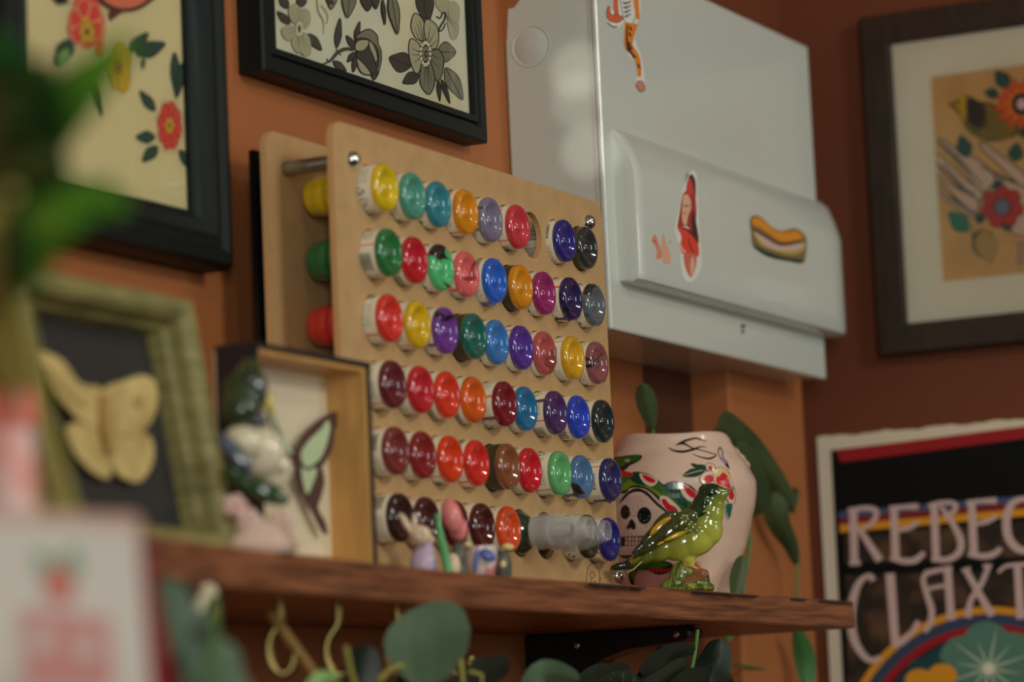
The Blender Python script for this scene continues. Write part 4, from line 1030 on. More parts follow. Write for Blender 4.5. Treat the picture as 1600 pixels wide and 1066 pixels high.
    # wings (near and far), each with its yellow stripe
    dk = bodymat('bird_wing_glaze', (58, 66, 26), (46, 50, 20), (30, 34, 16), tuple(X), -.05, .02)
    dk2 = dk
    yl = glaze('yellow_stripe_glaze', (186, 146, 26), (150, 118, 26), vscale=60)
    mb = MB()
    PE(mb, (655, 430), 150, 92, 50, -28, 112)
    PE(mb, (560, 500), 190, 82, 48, -34, 104)
    PE(mb, (420, 590), 190, 56, 36, -36, 92)
    PE(mb, (310, 670), 130, 34, 24, -38, 78)
    w = remesh(obj('wing', mb, dk, t), .0009, 5)
    mb = MB()
    for i in range(5): PE(mb, (640 + i * 34, 400 + i * 26), 42, 24, 14, -60, 158 - i * 6)
    for i in range(4): PE(mb, (600 + i * 40, 470 + i * 12), 40, 18, 12, -35, 150 - i * 3)
    obj('covert_feathers', mb, bodymat('covert_glaze', (70, 80, 30), (108, 112, 44), (80, 84, 30), tuple(Z), .03, .06), w, smooth=60)
    mb = MB(); PE(mb, (600, 548), 125, 22, 14, -22, 144); PE(mb, (500, 590), 90, 16, 12, -30, 132)
    obj('wing_stripe', mb, yl, w, smooth=60, label='yellow stripe on the near wing')
    mb = MB()
    for i in range(4): mb.tube([Q(tr((640 - i * 30, 500 + i * 12)), 138 * k), Q(tr((500 - i * 25, 570 + i * 14)), 130 * k), Q(tr((350 - i * 18, 670 + i * 8)), 104 * k), Q(tr((235, 745)), 70 * k)], [5 * k, 7 * k, 6 * k, 3 * k], 6)
    obj('flight_feathers', mb, dk, w, smooth=60)
    mb = MB(); PE(mb, (500, 425), 150, 72, 40, -38, -40); PE(mb, (380, 540), 150, 48, 30, -42, -40); PE(mb, (280, 650), 100, 34, 24, -40, -30)
    w2 = remesh(obj('wing', mb, dk2, t), .0009, 5)
    mb = MB(); PE(mb, (462, 462), 122, 40, 22, -38, -2); obj('wing_stripe', mb, yl, w2, smooth=60, label='yellow stripe on the far wing')
    # tail
    mb = MB(); PE(mb, (215, 760), 110, 36, 44, -30, 10); PE(mb, (110, 810), 100, 34, 40, -14, 10); PE(mb, (160, 820), 90, 26, 36, -4, 10)
    remesh(obj('tail', mb, glaze('tail_glaze', (28, 32, 18)), t), .0009, 4)
    mb = MB(); PE(mb, (255, 735), 92, 38, 46, -32, 26); obj('rump_patch', mb, glaze('rump_glaze', (150, 130, 44), (84, 80, 28), vscale=120), t, smooth=60, label='mottled yellow patch above the tail')
    mb = MB(); mb.tube([Q(tr((360, 705)), 60 * k), Q(tr((290, 780)), 58 * k), Q(tr((220, 845)), 54 * k), Q(tr((165, 872)), 50 * k)], [4 * k, 7 * k, 7 * k, 5 * k], 8); obj('tail_edge', mb, glaze('tail_edge_glaze', (150, 150, 100)), t, smooth=60)
    # legs
    m_leg = glaze('leg_glaze', (158, 104, 80))
    for pts in ([(660, 800), (730, 815), (790, 840), (800, 870), (760, 900), (730, 950)], [(770, 780), (800, 820), (830, 860), (850, 905), (820, 940)]):
        mb = MB(); mb.tube([Q(tr(p), 40 * k) for p in pts], [22 * k, 17 * k, 15 * k, 15 * k, 14 * k, 12 * k][:len(pts)], 10)
        x, y = pts[-1]
        for dx, dy in ((-40, 30), (0, 40), (45, 22)): mb.tube([Q(tr((x, y)), 42 * k), Q(tr((x + dx * .6, y + dy * .4)), 55 * k), Q(tr((x + dx, y + dy)), 50 * k)], [12 * k, 11 * k, 6 * k], 8)
        obj('leg', mb, m_leg, t, smooth=60)
    # stump
    mb = MB(); PE(mb, (640, 900), 105, 130, 90, 8); PE(mb, (800, 930), 95, 90, 84, -20); PE(mb, (570, 1000), 120, 80, 110, 10); PE(mb, (700, 1010), 210, 72, 120, 0); PE(mb, (830, 1000), 110, 50, 90, 0); PE(mb, (780, 960), 90, 60, 80, -10)
    PE(mb, (700, 880), 60, 70, 60, 20)
    st = obj('stump', mb, mat('stump_glaze', C(120, 128, 52), .14, coat=1, col2=C(48, 66, 24), vscale=70, stretch=(3, 3, 1), thr=(.4, .6), bump=.8, bscale=160), t)
    remesh(st, .001, 3)
    mb = MB(); mb.tube([Q(tr((640, 1010)), 95 * k), Q(tr((700, 950)), 92 * k), Q(tr((770, 905)), 88 * k), Q(tr((830, 885)), 86 * k)], [36 * k, 40 * k, 50 * k, 60 * k], 14)
    mb.ell(Q(tr((838, 884)), 90 * k), (44 * k, 44 * k, 44 * k))
    remesh(obj('broken_branch', mb, glaze('branch_glaze', (98, 58, 34), (130, 82, 58), vscale=90), t, label='brown snapped branch end'), .001, 3)
    # cut off anything that would sink in the board: base slab
    mb = MB(); c = base; mb.lathe([(0, 0), (.017, 0), (.019, .002), (.016, .006), (0, .008)], Matrix.Translation((c.x - X.x * .002, c.y, ZT)), 24)
    obj('base', mb, MATS['stump_glaze'], t, smooth=50)
bird()

# ------------------------------------------------------------------ small figurines in front of the rack
def fig(name, cat, label, base_px, y, group=None):
    b = at(base_px, 893, y=y); return thing(name, (b.x, y, ZT), label, cat, group), b
def PXE(mb, px, py, y, rx, ry, rn, rot=0, mi=0):
    c = at(px, py, y=y); k = depth(c) / F
    X = RX.copy(); X.z = 0; X.normalize(); N = FW.copy(); N.z = 0; N.normalize()
    M = Matrix((X, N, Vector((0, 0, 1)))).transposed() @ Matrix.Rotation(math.radians(rot), 3, 'Y')
    mb.ell(c, (rx * k, rn * k, ry * k), mi, M)
    return c
yf = -.150
t, b = fig('rabbit_figurine', 'figurine', 'small cream rabbit figurine in a lavender dress in front of the rack', 660, yf)
mb = MB(); PXE(mb, 656, 836, yf, 19, 16, 14, 10); PXE(mb, 668, 843, yf, 12, 9, 10, 10); remesh(obj('head', mb, mat('cream_ceramic', C(196, 172, 142), .35, coat=.3), t), .0009, 4)
mb = MB(); PXE(mb, 634, 818, yf - .002, 6, 20, 5, -28); PXE(mb, 647, 816, yf + .003, 5, 16, 4, 8); remesh(obj('ears', mb, MATS['cream_ceramic'], t), .0007, 3)
mb = MB(); PXE(mb, 662, 882, yf, 22, 26, 17); PXE(mb, 664, 862, yf, 16, 18, 12); PXE(mb, 660, 906, yf, 24, 10, 17); remesh(obj('dress', mb, mat('lavender_glaze', C(152, 136, 152), .4, col2=C(110, 92, 118), vscale=120, thr=(.5, .6), coat=.3), t), .0009, 4)
mb = MB(); PXE(mb, 660, 833, yf - .006, 2, 2.2, 2); obj('eye', mb, pm(60, 35, 30), t, smooth=60)
t, b = fig('tulip_ornament', 'ornament', 'pink tulip shaped ornament on a green stalk beside the rabbit', 695, yf + .004)
mb = MB(); PXE(mb, 706, 806, yf, 16, 28, 13, -14); PXE(mb, 715, 824, yf, 15, 22, 12, -14); remesh(obj('bloom', mb, mat('pink_glaze', C(212, 122, 116), .4, coat=.4, var=.08, vscale=60), t), .0009, 4)
mb = MB(); mb.tube([at(p[0], p[1], y=yf) for p in ((684, 812), (688, 838), (694, 862), (700, 890), (701, 905))], [.0016, .0026, .0028, .0032, .004], 10)
PXE(mb, 684, 808, yf, 5, 6, 5); obj('stalk', mb, mat('mint_glaze', C(82, 142, 92), .35, coat=.4), t, smooth=60)
mb = MB(); PXE(mb, 708, 884, yf, 12, 20, 8); remesh(obj('holder', mb, mat('cream_ceramic', C(196, 172, 142), .35), t), .001, 2)
t, b = fig('grey_ornament', 'ornament', 'tiny dark grey ornament between the pink tulip and the patterned cup', 714, yf)
mb = MB(); PXE(mb, 716, 872, yf, 13, 20, 11); PXE(mb, 716, 893, yf, 15, 14, 11); PXE(mb, 718, 856, yf, 11, 9, 9); remesh(obj('body', mb, mat('charcoal_glaze', C(52, 56, 54), .4, col2=C(84, 84, 70), vscale=150), t), .0009, 3)
mb = MB(); PXE(mb, 731, 851, yf - .004, 7, 5, 5); obj('beak', mb, mat('pale_yellow_glaze', C(192, 176, 116), .4), t, smooth=60)
t, b = fig('patterned_cup', 'cup', 'tiny pink, white and blue patterned cup at the foot of the rack', 752, yf)
cc = at(752, 880, y=yf); k = depth(cc) / F
obj('cup', MB().lathe([(0, 0), (16 * k, 0), (20 * k, 4 * k), (25 * k, 24 * k), (26 * k, 50 * k), (24.5 * k, 50 * k), (22 * k, 20 * k), (0, 6 * k)], Matrix.Translation((cc.x, yf, ZT)), 28), mat('porcelain', C(190, 172, 166), .3, col2=C(170, 104, 104), vscale=60, thr=(.48, .52), coat=.4), t, smooth=50)
mb = MB(); PXE(mb, 762, 868, yf - .010, 14, 9, 4, 30); PXE(mb, 744, 876, yf - .011, 4, 18, 3, 10); obj('painted_motif', mb, mat('blue_glaze', C(70, 84, 140), .3), t, smooth=60)
t, b = fig('lidded_pot', 'pot', 'tiny dark grey pot with a pale yellow knob right of the patterned cup', 786, yf)
cc = at(786, 880, y=yf); k = depth(cc) / F
obj('pot', MB().lathe([(0, 0), (10 * k, 0), (13 * k, 8 * k), (14 * k, 26 * k), (11 * k, 40 * k), (6 * k, 46 * k), (0, 47 * k)], Matrix.Translation((cc.x, yf, ZT)), 24), MATS['charcoal_glaze'], t, smooth=50)
mb = MB(); PXE(mb, 793, 855, yf - .003, 10, 6, 7, 5); PXE(mb, 786, 868, yf, 6, 10, 6); obj('knob', mb, MATS['pale_yellow_glaze'], t, smooth=60)
mb = MB(); PXE(mb, 786, 882, yf - .007, 5, 6, 3); obj('painted_spot', mb, MATS['pale_yellow_glaze'], t, smooth=60)

# ------------------------------------------------------------------ shadow box with a butterfly
def shadow_box():
    x0, x1, z0, z1, yf, yb = 1.707, 1.846, ZT, 1.762, -.150, -.122
    t = thing('shadow_box', ((x0 + x1) / 2, (yf + yb) / 2, z0), 'black edged wooden shadow box displaying a butterfly on cream card', 'shadow box')
    w = .003
    mb = MB(); frame_ring(mb, x0, x1, z0, z1, w, yb, yf); obj('outer_frame', mb, mat('black_box_lacquer', C(24, 26, 28), .4), t)
    mb = MB(); frame_ring(mb, x0 + w, x1 - w, z0 + w, z1 - w, .0035, yb + .001, yf + .0015); obj('wooden_liner', mb, mat('honey_wood', C(150, 112, 62), .45, var=.15, vscale=30, stretch=(6, 6, 1)), t)
    obj('back_card', MB().box((x0 + w, yb + .0005, z0 + w), (x1 - w, yb + .003, z1 - w)), mat('cream_card', C(196, 184, 156), .7, var=.04), t)
    # butterfly: dark brown swallowtail with pale green windows, pinned off the card
    yb2 = yb - .006
    bt = thing('mounted_butterfly', at(452, 700, y=yb2), 'dark brown and pale green butterfly pinned inside the shadow box', 'butterfly')
    tr = crop(320, 520, .319)
    br = mat('butterfly_brown', C(66, 44, 38), .7, var=.1, vscale=80); pg = mat('butterfly_pale_green', C(150, 164, 128), .6, var=.05, vscale=60)
    for nm, shp, spots in (('upper_wing', [(450, 590), (470, 520), (530, 450), (590, 405), (650, 385), (660, 420), (635, 480), (625, 560), (590, 630), (540, 680), (480, 640)], [(470, 600), (500, 540), (570, 470), (600, 430), (612, 470), (590, 560), (560, 620), (500, 660)]),
                           ('lower_wing', [(455, 640), (500, 660), (560, 650), (585, 720), (570, 800), (555, 860), (590, 930), (600, 985), (575, 975), (530, 890), (490, 800), (460, 720)], [(470, 660), (500, 675), (545, 665), (535, 720), (500, 790), (478, 720)])):
        a = Art(plane_f(y=yb2, gap=.0004), tr); a.sc = .319
        a.shape(shp, br, True); a.shape(spots, pg, True)
        o = obj(nm, a.mb, a.mats, bt, weld=False); so = o.modifiers.new('thickness', 'SOLIDIFY'); so.thickness = .0006; so.offset = 0
    a = Art(plane_f(y=yb2, gap=.0004), tr); a.sc = .319
    a.shape([(450, 600), (400, 540), (350, 440), (330, 350), (300, 340), (320, 450), (370, 540), (430, 620)], br, True); a.shape([(430, 590), (395, 530), (350, 470), (330, 380), (320, 400), (345, 500), (400, 580)], pg)
    o = obj('upper_wing', a.mb, a.mats, bt, weld=False); so = o.modifiers.new('thickness', 'SOLIDIFY'); so.thickness = .0006; so.offset = 0
    mb = MB(); mb.tube([at(*tr((445, 560)), y=yb2 - .001), at(*tr((455, 620)), y=yb2 - .0015), at(*tr((460, 700)), y=yb2 - .001), at(*tr((470, 780)), y=yb2 - .001)], [.001, .0024, .002, .0008], 10)
    obj('body', mb, br, bt, smooth=60)
shadow_box()

# ------------------------------------------------------------------ bird pair on blossoms, in front of the shadow box
def bird_pair():
    y = -.182
    b = at(400, 850, y=y)
    t = thing('bird_pair_figurine', (b.x, y, ZT), 'blurred green, yellow and white bird figurine on pink blossoms before the shadow box', 'figurine')
    gr = glaze('dark_green_bird_glaze', (44, 62, 30), (26, 32, 26), vscale=60); 
    mb = MB(); PXE(mb, 384, 612, y, 36, 40, 22, 15); PXE(mb, 375, 640, y, 30, 28, 20); PXE(mb, 390, 580, y, 20, 22, 16); remesh(obj('upper_bird', mb, gr, t), .0015, 5)
    mb = MB(); PXE(mb, 412, 626, y - .004, 16, 14, 10, 10); PXE(mb, 424, 640, y - .004, 7, 6, 5, 20); obj('yellow_cheek', mb, glaze('yellow_cheek_glaze', (190, 172, 92)), t, smooth=60)
    mb = MB(); PXE(mb, 400, 655, y - .004, 18, 10, 10, 25); obj('blue_band', mb, glaze('dark_blue_glaze', (34, 44, 66)), t, smooth=60)
    mb = MB(); PXE(mb, 400, 705, y, 46, 40, 24, 25); PXE(mb, 425, 735, y, 32, 34, 20, 20); PXE(mb, 380, 690, y, 32, 26, 22, 20); remesh(obj('lower_bird', mb, glaze('white_bird_glaze', (196, 178, 158), (176, 172, 140), vscale=30), t), .0015, 5)
    mb = MB(); PXE(mb, 366, 708, y - .009, 15, 42, 9, -38); remesh(obj('wing', mb, glaze('slate_blue_glaze', (78, 88, 100), (40, 46, 54), vscale=60), t), .0012, 4)
    mb = MB(); PXE(mb, 405, 765, y - .006, 52, 18, 18, 25); PXE(mb, 368, 738, y, 18, 22, 18); remesh(obj('tail_wing', mb, glaze('deep_green_glaze', (32, 56, 30)), t), .0012, 4)
    mb = MB(); PXE(mb, 442, 735, y - .010, 4, 4, 4); obj('eye', mb, pm(60, 35, 35), t, smooth=60)
    mp_ = glaze('pink_blossom_glaze', (196, 178, 160), (196, 150, 142), vscale=50)
    for px, py in ((388, 812), (412, 830), (440, 815), (425, 850), (395, 845), (366, 790)):
        mb = MB()
        for k in range(5):
            an = k * 1.256; PXE(mb, px + 12 * math.cos(an), py + 10 * math.sin(an), y - .003, 10, 9, 7)
        PXE(mb, px, py, y - .007, 5, 5, 5)
        obj('blossom', mb, mp_, t, smooth=60)
    mb = MB(); mb.lathe([(0, 0), (.022, 0), (.024, .004), (.018, .016), (0, .022)], Matrix.Translation((b.x + .003, y + .002, ZT)), 24); obj('base', mb, mp_, t, smooth=50)
bird_pair()

# ------------------------------------------------------------------ green-gold frame with a moth, leaning back
def green_frame():
    yb_, yt_ = -.176, -.150
    BR = at(366, 850, y=yb_); TR = at(290, 478, y=yt_); TL = at(8, 408, y=yt_)
    h = (TR - BR).length
    xr = (BR.x + TR.x) / 2; zt = (TR.z + TL.z) / 2
    w = (TR - TL).length
    zb = ZT
    ang = math.atan2(yt_ - yb_, zt - zb)
    O = Vector((xr - w, yb_, zb)); U = Vector((1, 0, 0)); V_ = Vector((0, math.sin(ang), math.cos(ang))); Nn = Vector((0, -math.cos(ang), math.sin(ang)))
    H = (zt - zb) / math.cos(ang)
    t = thing('tilted_picture_frame', (xr - w / 2, yb_, zb), 'olive gold wooden frame with a yellow moth on black, leaning on the shelf', 'picture frame')
    def P(u, v, n): return O + U * u + V_ * v + Nn * n
    prof = [(0, -.026), (0, .003), (.002, .005), (.006, .004), (.009, .005), (.0125, .001), (.0135, -.008), (.0155, -.010), (.0165, -.018), (.0165, -.026)]
    n = len(prof); vs = []; fs = []
    for cu, cv, su, sv in ((0, 0, 1, 1), (w, 0, -1, 1), (w, H, -1, -1), (0, H, 1, -1)):
        for a_, nn in prof: vs.append(P(cu + su * a_, cv + sv * a_, nn))
    for c in range(4):
        for k in range(n): fs.append((c * n + k, ((c + 1) % 4) * n + k, ((c + 1) % 4) * n + (k + 1) % n, c * n + (k + 1) % n))
    obj('frame', MB().add(vs, fs), mat('olive_gold_wood', C(124, 116, 70), .45, col2=C(88, 84, 50), vscale=40, stretch=(1, 1, 6)), t, smooth=30)
    vs = [P(u, v, nn) for nn in (-.024, -.020) for u, v in ((.015, .015), (w - .015, .015), (w - .015, H - .015), (.015, H - .015))]
    obj('back_card', MB().add(vs, [(3, 2, 1, 0), (4, 5, 6, 7), (0, 1, 5, 4), (1, 2, 6, 5), (2, 3, 7, 6), (3, 0, 4, 7)]), mat('black_card', C(36, 34, 32), .6), t)
    def pf(px, py, k):
        r = ray(px, py); o = P(0, 0, -.016 + k * .0012); tt = (o - CAM).dot(Nn) / r.dot(Nn); return CAM + r * tt
    bt = thing('mounted_moth', pf(170, 680, 0), 'large pale yellow moth pinned inside the olive gold frame', 'moth')
    tr = crop(0, 380, .413); m1 = mat('moth_yellow', C(176, 156, 100), .7, col2=C(140, 116, 68), vscale=50); m2 = mat('moth_brown', C(146, 118, 70), .7)
    for nm, pts in (('wing', [(410, 700), (330, 690), (250, 620), (190, 530), (150, 420), (175, 415), (240, 450), (300, 530), (390, 560)]), ('wing', [(410, 700), (390, 560), (470, 520), (540, 500), (585, 530), (590, 620), (560, 690), (500, 730)]),
                    ('hind_wing', [(400, 700), (300, 680), (250, 700), (280, 790), (340, 860), (400, 890), (420, 860)]), ('hind_wing', [(410, 700), (500, 700), (570, 740), (575, 830), (530, 900), (480, 895), (430, 850)])):
        a = Art(pf, tr); a.sc = .413; a.k = 1 if nm == 'hind_wing' else 2
        a.shape(pts, m1, True)
        if nm == 'wing' and pts[1][0] == 390: a.ring_c((525, 600), 18, 26, m2)
        if nm == 'wing' and pts[1][0] == 330: a.line([(180, 470), (250, 560), (330, 620)], [3, 6, 3], m2)
        o = obj(nm, a.mb, a.mats, bt, weld=False); so = o.modifiers.new('thickness', 'SOLIDIFY'); so.thickness = .001; so.offset = 0
    mb = MB(); mb.tube([pf(*tr((395, 580)), 4), pf(*tr((405, 680)), 5), pf(*tr((420, 800)), 4)], [.003, .005, .002], 12); obj('body', mb, m2, bt, smooth=60)
    # easel strut behind
    obj('easel_strut', MB().prism([P(w / 2 - .01, H * .7, -.0265), P(w / 2 + .01, H * .7, -.0265), Vector((xr - w / 2 + .015, -.09, ZT)), Vector((xr - w / 2 - .015, -.09, ZT))], (0, .002, 0)), MATS['black_card'], t)
green_frame()

# ------------------------------------------------------------------ cup hooks under the shelf
def hook(px, top, name_label, big=1, y=-.150):
    p0 = at(px, top, y=y); k = depth(p0) / F
    zt = 1.6105
    x = p0.x; z = zt
    t = thing('cup_hook', (x, y, z), name_label, 'hook', 'brass cup hooks under the shelf')
    L = .040
    pts = [(0, 0), (0, -.010), (-.002, -.014), (-.009, -.020), (-.0125, -.027), (-.0115, -.035), (-.006, -.041), (.002, -.043), (.009, -.039), (.012, -.032)]
    X = RX.copy(); X.z = 0; X.normalize()
    q = crom([Vector((x, y, z)) + X * a * .62 + Vector((0, 0, b)) for a, b in pts], 4, False)
    obj('shank', MB().tube(q, .0028, 10), m_brass, t, smooth=60)
    obj('collar', MB().lathe([(0, 0), (.0048, 0), (.0048, -.0012), (.0030, -.0022), (0, -.0022)], Matrix.Translation((x, y, z)), 16), m_brass, t, smooth=40)
    obj('ball_tip', MB().ell(q[-1], .0032), m_brass, t, smooth=60)
    return t
hook(338, 905, 'leftmost brass cup hook, nearly behind the grey green leaf')
hook(437, 925, 'brass cup hook with a wooden stick hanging from it')
hook(527, 935, 'middle one of the brass cup hooks, its open curve empty')
hook(619, 940, 'brass cup hook above the left edge of the round leaf')
hook(713, 945, 'brass cup hook above the right edge of the round leaf')
mb = MB(); y = -.150
mb.tube([at(424, 958, y=y), at(446, 992, y=y), at(482, 1042, y=y), at(500, 1070, y=y)], [.003, .0035, .0035, .003], 10)
tag(obj('wooden_stick', mb, mat('pale_wood', C(132, 102, 58), .5), smooth=50), 'slanting pale wooden stick hanging from a brass hook under the shelf', 'stick')
mb = MB(); PXE(mb, 325, 926, -.215, 17, 15, 10, 20); PXE(mb, 312, 948, -.215, 12, 22, 8, 20)  # cream blob stands for the white reflection on the nearest hook
remesh(tag(obj('hook_reflection', mb, mat('hook_reflection_white', C(188, 178, 150), .3)), 'small cream blob modelled as the bright reflection on a hook by the left green leaf', 'ornament'), .0015, 3)
# ------------------------------------------------------------------ leaves and plants
def leaf_mesh(mb, pts, width, cup=.15, shape=None, nrm=None, mi=0, nu=14, nv=6, wave=0):
    """blade along a 3D spine; width = half width in metres at the widest; shape(t) relative width"""
    shape = shape or (lambda t: math.sin(math.pi * min(1, t ** .8)) ** .75)
    sp = crom(pts, 8, False); n = len(sp); vs = []
    nrm = nrm or -FW
    for i in range(nu + 1):
        t = i / nu; f = t * (n - 1); j = min(int(f), n - 2); p = sp[j].lerp(sp[j + 1], f - j)
        tg = (sp[min(j + 1, n - 1)] - sp[max(j - 1, 0)]).normalized()
        sd = tg.cross(nrm).normalized(); up = sd.cross(tg).normalized(); w = width * shape(t)
        for k in range(nv + 1):
            v = (k / nv) * 2 - 1
            vs.append(p + sd * w * v + up * (-abs(v) ** 1.5 * w * cup) + up * wave * w * math.sin(t * 14 + v * 2) * abs(v) + up * (.0006 if k == nv // 2 else 0))
    fs = [(i * (nv + 1) + k, (i + 1) * (nv + 1) + k, (i + 1) * (nv + 1) + k + 1, i * (nv + 1) + k + 1) for i in range(nu) for k in range(nv)]
    mb.add(vs, fs, mi); return mb
def mk_leaf(parent, m, pts, width, name='leaf', **k):
    mb = leaf_mesh(MB(), pts, width, **k)
    o = obj(name, mb, m, parent, smooth=80, weld=False); so = o.modifiers.new('thickness', 'SOLIDIFY'); so.thickness = .0006; so.offset = 0
    return o
m_lg = mat('grey_green_leaf', C(78, 100, 78, 1.6), .5, var=.12, vscale=20)
m_lr = mat('round_leaf_green', C(72, 90, 68, 1.6), .5, col2=C(50, 74, 50, 1.6), vscale=25)
m_ld = mat('dark_leaf', C(20, 38, 26, 1.2), .4, col2=C(12, 24, 18, 1.2), vscale=40)
m_lv = mat('vine_leaf', C(62, 72, 40, 1.7), .4, col2=C(34, 50, 30, 1.7), vscale=14)
m_lb = mat('bright_leaf', C(62, 112, 30, 2.8), .5, var=.25, vscale=12)
m_lk = mat('deep_leaf', C(26, 62, 26, 2.8), .5, var=.25, vscale=12)
m_stem = mat('yellow_green_stem', C(128, 122, 58), .5, var=.1)
m_stemg = mat('green_stem', C(66, 96, 44), .5)
rnd = lambda t: max(0.0, 1 - (2 * t - 1) ** 2) ** .5
# vine behind the vase
def vine():
    y = -.064
    t = thing('trailing_vine', at(1150, 930, y=y), 'dark green leafy vine hanging down the wall behind the painted vase', 'plant')
    def A(px, py, yy=y): return at(px, py, y=yy)
    k = depth(A(1180, 760)) / F
    mk_leaf(t, m_lv, [A(1120, 668), A(1165, 700), A(1215, 760), A(1242, 802)], 34 * k, shape=lambda s: (1 - s) ** .5 * min(1, s * 6 + .45), cup=.4)
    mk_leaf(t, m_lv, [A(1150, 690), A(1165, 740), A(1185, 790), A(1192, 800)], 30 * k, cup=.3)
    mk_leaf(t, m_lv, [A(1208, 770), A(1216, 815), A(1235, 850), A(1246, 886)], 24 * k, shape=lambda s: (1 - s) ** .6 * min(1, s * 5 + .2), cup=.3)
    mk_leaf(t, m_lv, [A(1232, 790), A(1245, 775), A(1240, 760)], 6 * k)
    mk_leaf(t, m_lv, [A(1003, 600), A(1012, 635), A(1020, 672)], 15 * k, cup=.3)
    mk_leaf(t, m_lv, [A(1160, 868, -.14), A(1153, 905, -.14), A(1146, 935, -.14)], 12 * k)
    mk_leaf(t, mat('vine_leaf_light', C(52, 92, 48), .4), [A(1245, 985), A(1258, 1030), A(1262, 1075)], 17 * k, shape=lambda s: math.sin(math.pi * (s * .8 + .1)), cup=.2)
    obj('stem', MB().tube([A(1150, 700), A(1162, 760), A(1172, 850), A(1160, 930)], .0018, 8), m_stemg, t, smooth=60)
    obj('stem', MB().tube([A(1245, 880), A(1246, 940), A(1246, 990)], .0012, 8), m_stemg, t, smooth=60)
    obj('stem', MB().tube([A(1020, 672), A(1040, 760), A(1060, 850)], .0014, 8), m_stemg, t, smooth=60)
vine()
# dark round-leaved plant under the shelf
def lower_plant():
    y = -.165
    def A(px, py, yy=y): return at(px, py, y=yy)
    t = thing('leafy_plant', A(1000, 1120), 'dark green leafy plant growing up beneath the shelf bracket', 'plant')
    k = depth(A(1000, 1030)) / F
    mk_leaf(t, m_ld, [A(1098, 1092, -.175), A(1108, 1060, -.175), A(1120, 1030, -.175), A(1124, 998, -.175)], 29 * k, shape=rnd, cup=.3)
    mk_leaf(t, m_ld, [A(1040, 1100, -.175), A(1085, 1068, -.175), A(1146, 1064, -.175)], 24 * k, shape=rnd, cup=.3)
    mk_leaf(t, mat('dark_leaf_sheen', C(34, 46, 36, 1.2), .35, var=.1), [A(980, 1100), A(1025, 1062), A(1074, 1034)], 25 * k, shape=rnd, cup=.3)
    mk_leaf(t, m_ld, [A(1000, 1052), A(1045, 1022), A(1092, 1014)], 14 * k, shape=rnd, cup=.3)
    mk_leaf(t, mat('speckled_leaf', C(24, 44, 32, 1.2), .35, col2=C(72, 86, 54, 1.2), vscale=160, thr=(.58, .64)), [A(898, 1092), A(940, 1062), A(1000, 1070)], 23 * k, shape=rnd, cup=.4)
    mk_leaf(t, m_ld, [A(905, 1090), A(935, 1054), A(985, 1044)], 12 * k, shape=rnd)
    mk_leaf(t, mat('grass_green_leaf', C(60, 100, 44), .4), [A(1132, 1000, -.05), A(1142, 990, -.05), A(1150, 980, -.05)], 9 * k)
    obj('stem', MB().tube([A(1090, 985), A(1086, 1020), A(1078, 1060)], .0016, 8), m_stemg, t, smooth=60)
    obj('stem', MB().tube([at(1150, 1038, y=-.05), at(1200, 1046, y=-.04), at(1240, 1052, y=-.035)], .0013, 8), m_stemg, t, smooth=60)
    obj('stem', MB().tube([A(985, 1085), A(1000, 1140), A(1010, 1300), A(1000, 1600)], .0018, 8), m_stemg, t, smooth=60)
lower_plant()
def round_plant():
    y = -.20
    def A(px, py, yy=y): return at(px, py, y=yy)
    t = thing('round_leaf_plant', A(670, 1130), 'plant with one big round grey green leaf below the shelf hooks', 'plant')
    k = depth(A(670, 1010)) / F
    mk_leaf(t, m_lr, [A(620, 1045), A(650, 1020), A(700, 995), A(735, 985)], 62 * k, shape=rnd, cup=.12, nu=24, nv=10)
    mk_leaf(t, m_ld, [A(560, 1085), A(568, 1040), A(575, 1008)], 26 * k, shape=rnd, cup=.2)
    mk_leaf(t, m_ld, [A(700, 1085), A(760, 1050), A(798, 1040)], 24 * k, shape=rnd, cup=.2)
    mk_leaf(t, m_lr, [A(820, 1085), A(850, 1050), A(905, 1062)], 20 * k, shape=rnd, cup=.2)
    mk_leaf(t, mat('fresh_leaf', C(110, 140, 80), .4), [A(480, 1085), A(500, 1062), A(530, 1062)], 12 * k, shape=rnd, cup=.2)
    mk_leaf(t, m_ld, [A(600, 1090), A(640, 1065), A(700, 1068)], 14 * k, shape=rnd, cup=.2)
    for pts in (((540, 1010), (548, 1050), (560, 1090)), ((590, 1066), (610, 1045), (630, 1040)), ((720, 1030), (722, 1060), (730, 1100)), ((735, 1050), (752, 1055), (750, 1080))):
        obj('stem', MB().tube([A(*p) for p in pts], .0016, 8), m_stem, t, smooth=60)
    obj('stem', MB().tube([A(670, 1050), A(670, 1130), A(655, 1400), A(660, 1700)], .002, 8), m_stemg, t, smooth=60)
round_plant()
def left_plant():
    def A(px, py, d=1.52): return at(px, py, d=d)
    t = thing('grey_green_plant', A(320, 1150), 'plant with a long grey green leaf beside the pink and white card', 'plant')
    k = 1.52 / F
    mk_leaf(t, m_lg, [A(268, 905), A(262, 960), A(290, 1020), A(340, 1090), A(370, 1130)], 62 * k, shape=lambda s: min(1, (s * 3.2) ** .5) * (1 - .2 * s), cup=.1, nu=20)
    mk_leaf(t, m_lg, [A(330, 1000), A(345, 1050), A(350, 1110)], 34 * k, cup=.3)
    mk_leaf(t, m_ld, [A(250, 1100), A(272, 1050), A(290, 1010)], 22 * k, cup=.2)
    mk_leaf(t, m_ld, [A(308, 975, 1.48), A(310, 988, 1.48), A(306, 998, 1.48)], 12 * k, shape=rnd)
    obj('stem', MB().tube([A(330, 930), A(335, 980), A(330, 1060), A(325, 1150), A(310, 1400), A(315, 1700)], .002, 8), m_stemg, t, smooth=60)
left_plant()

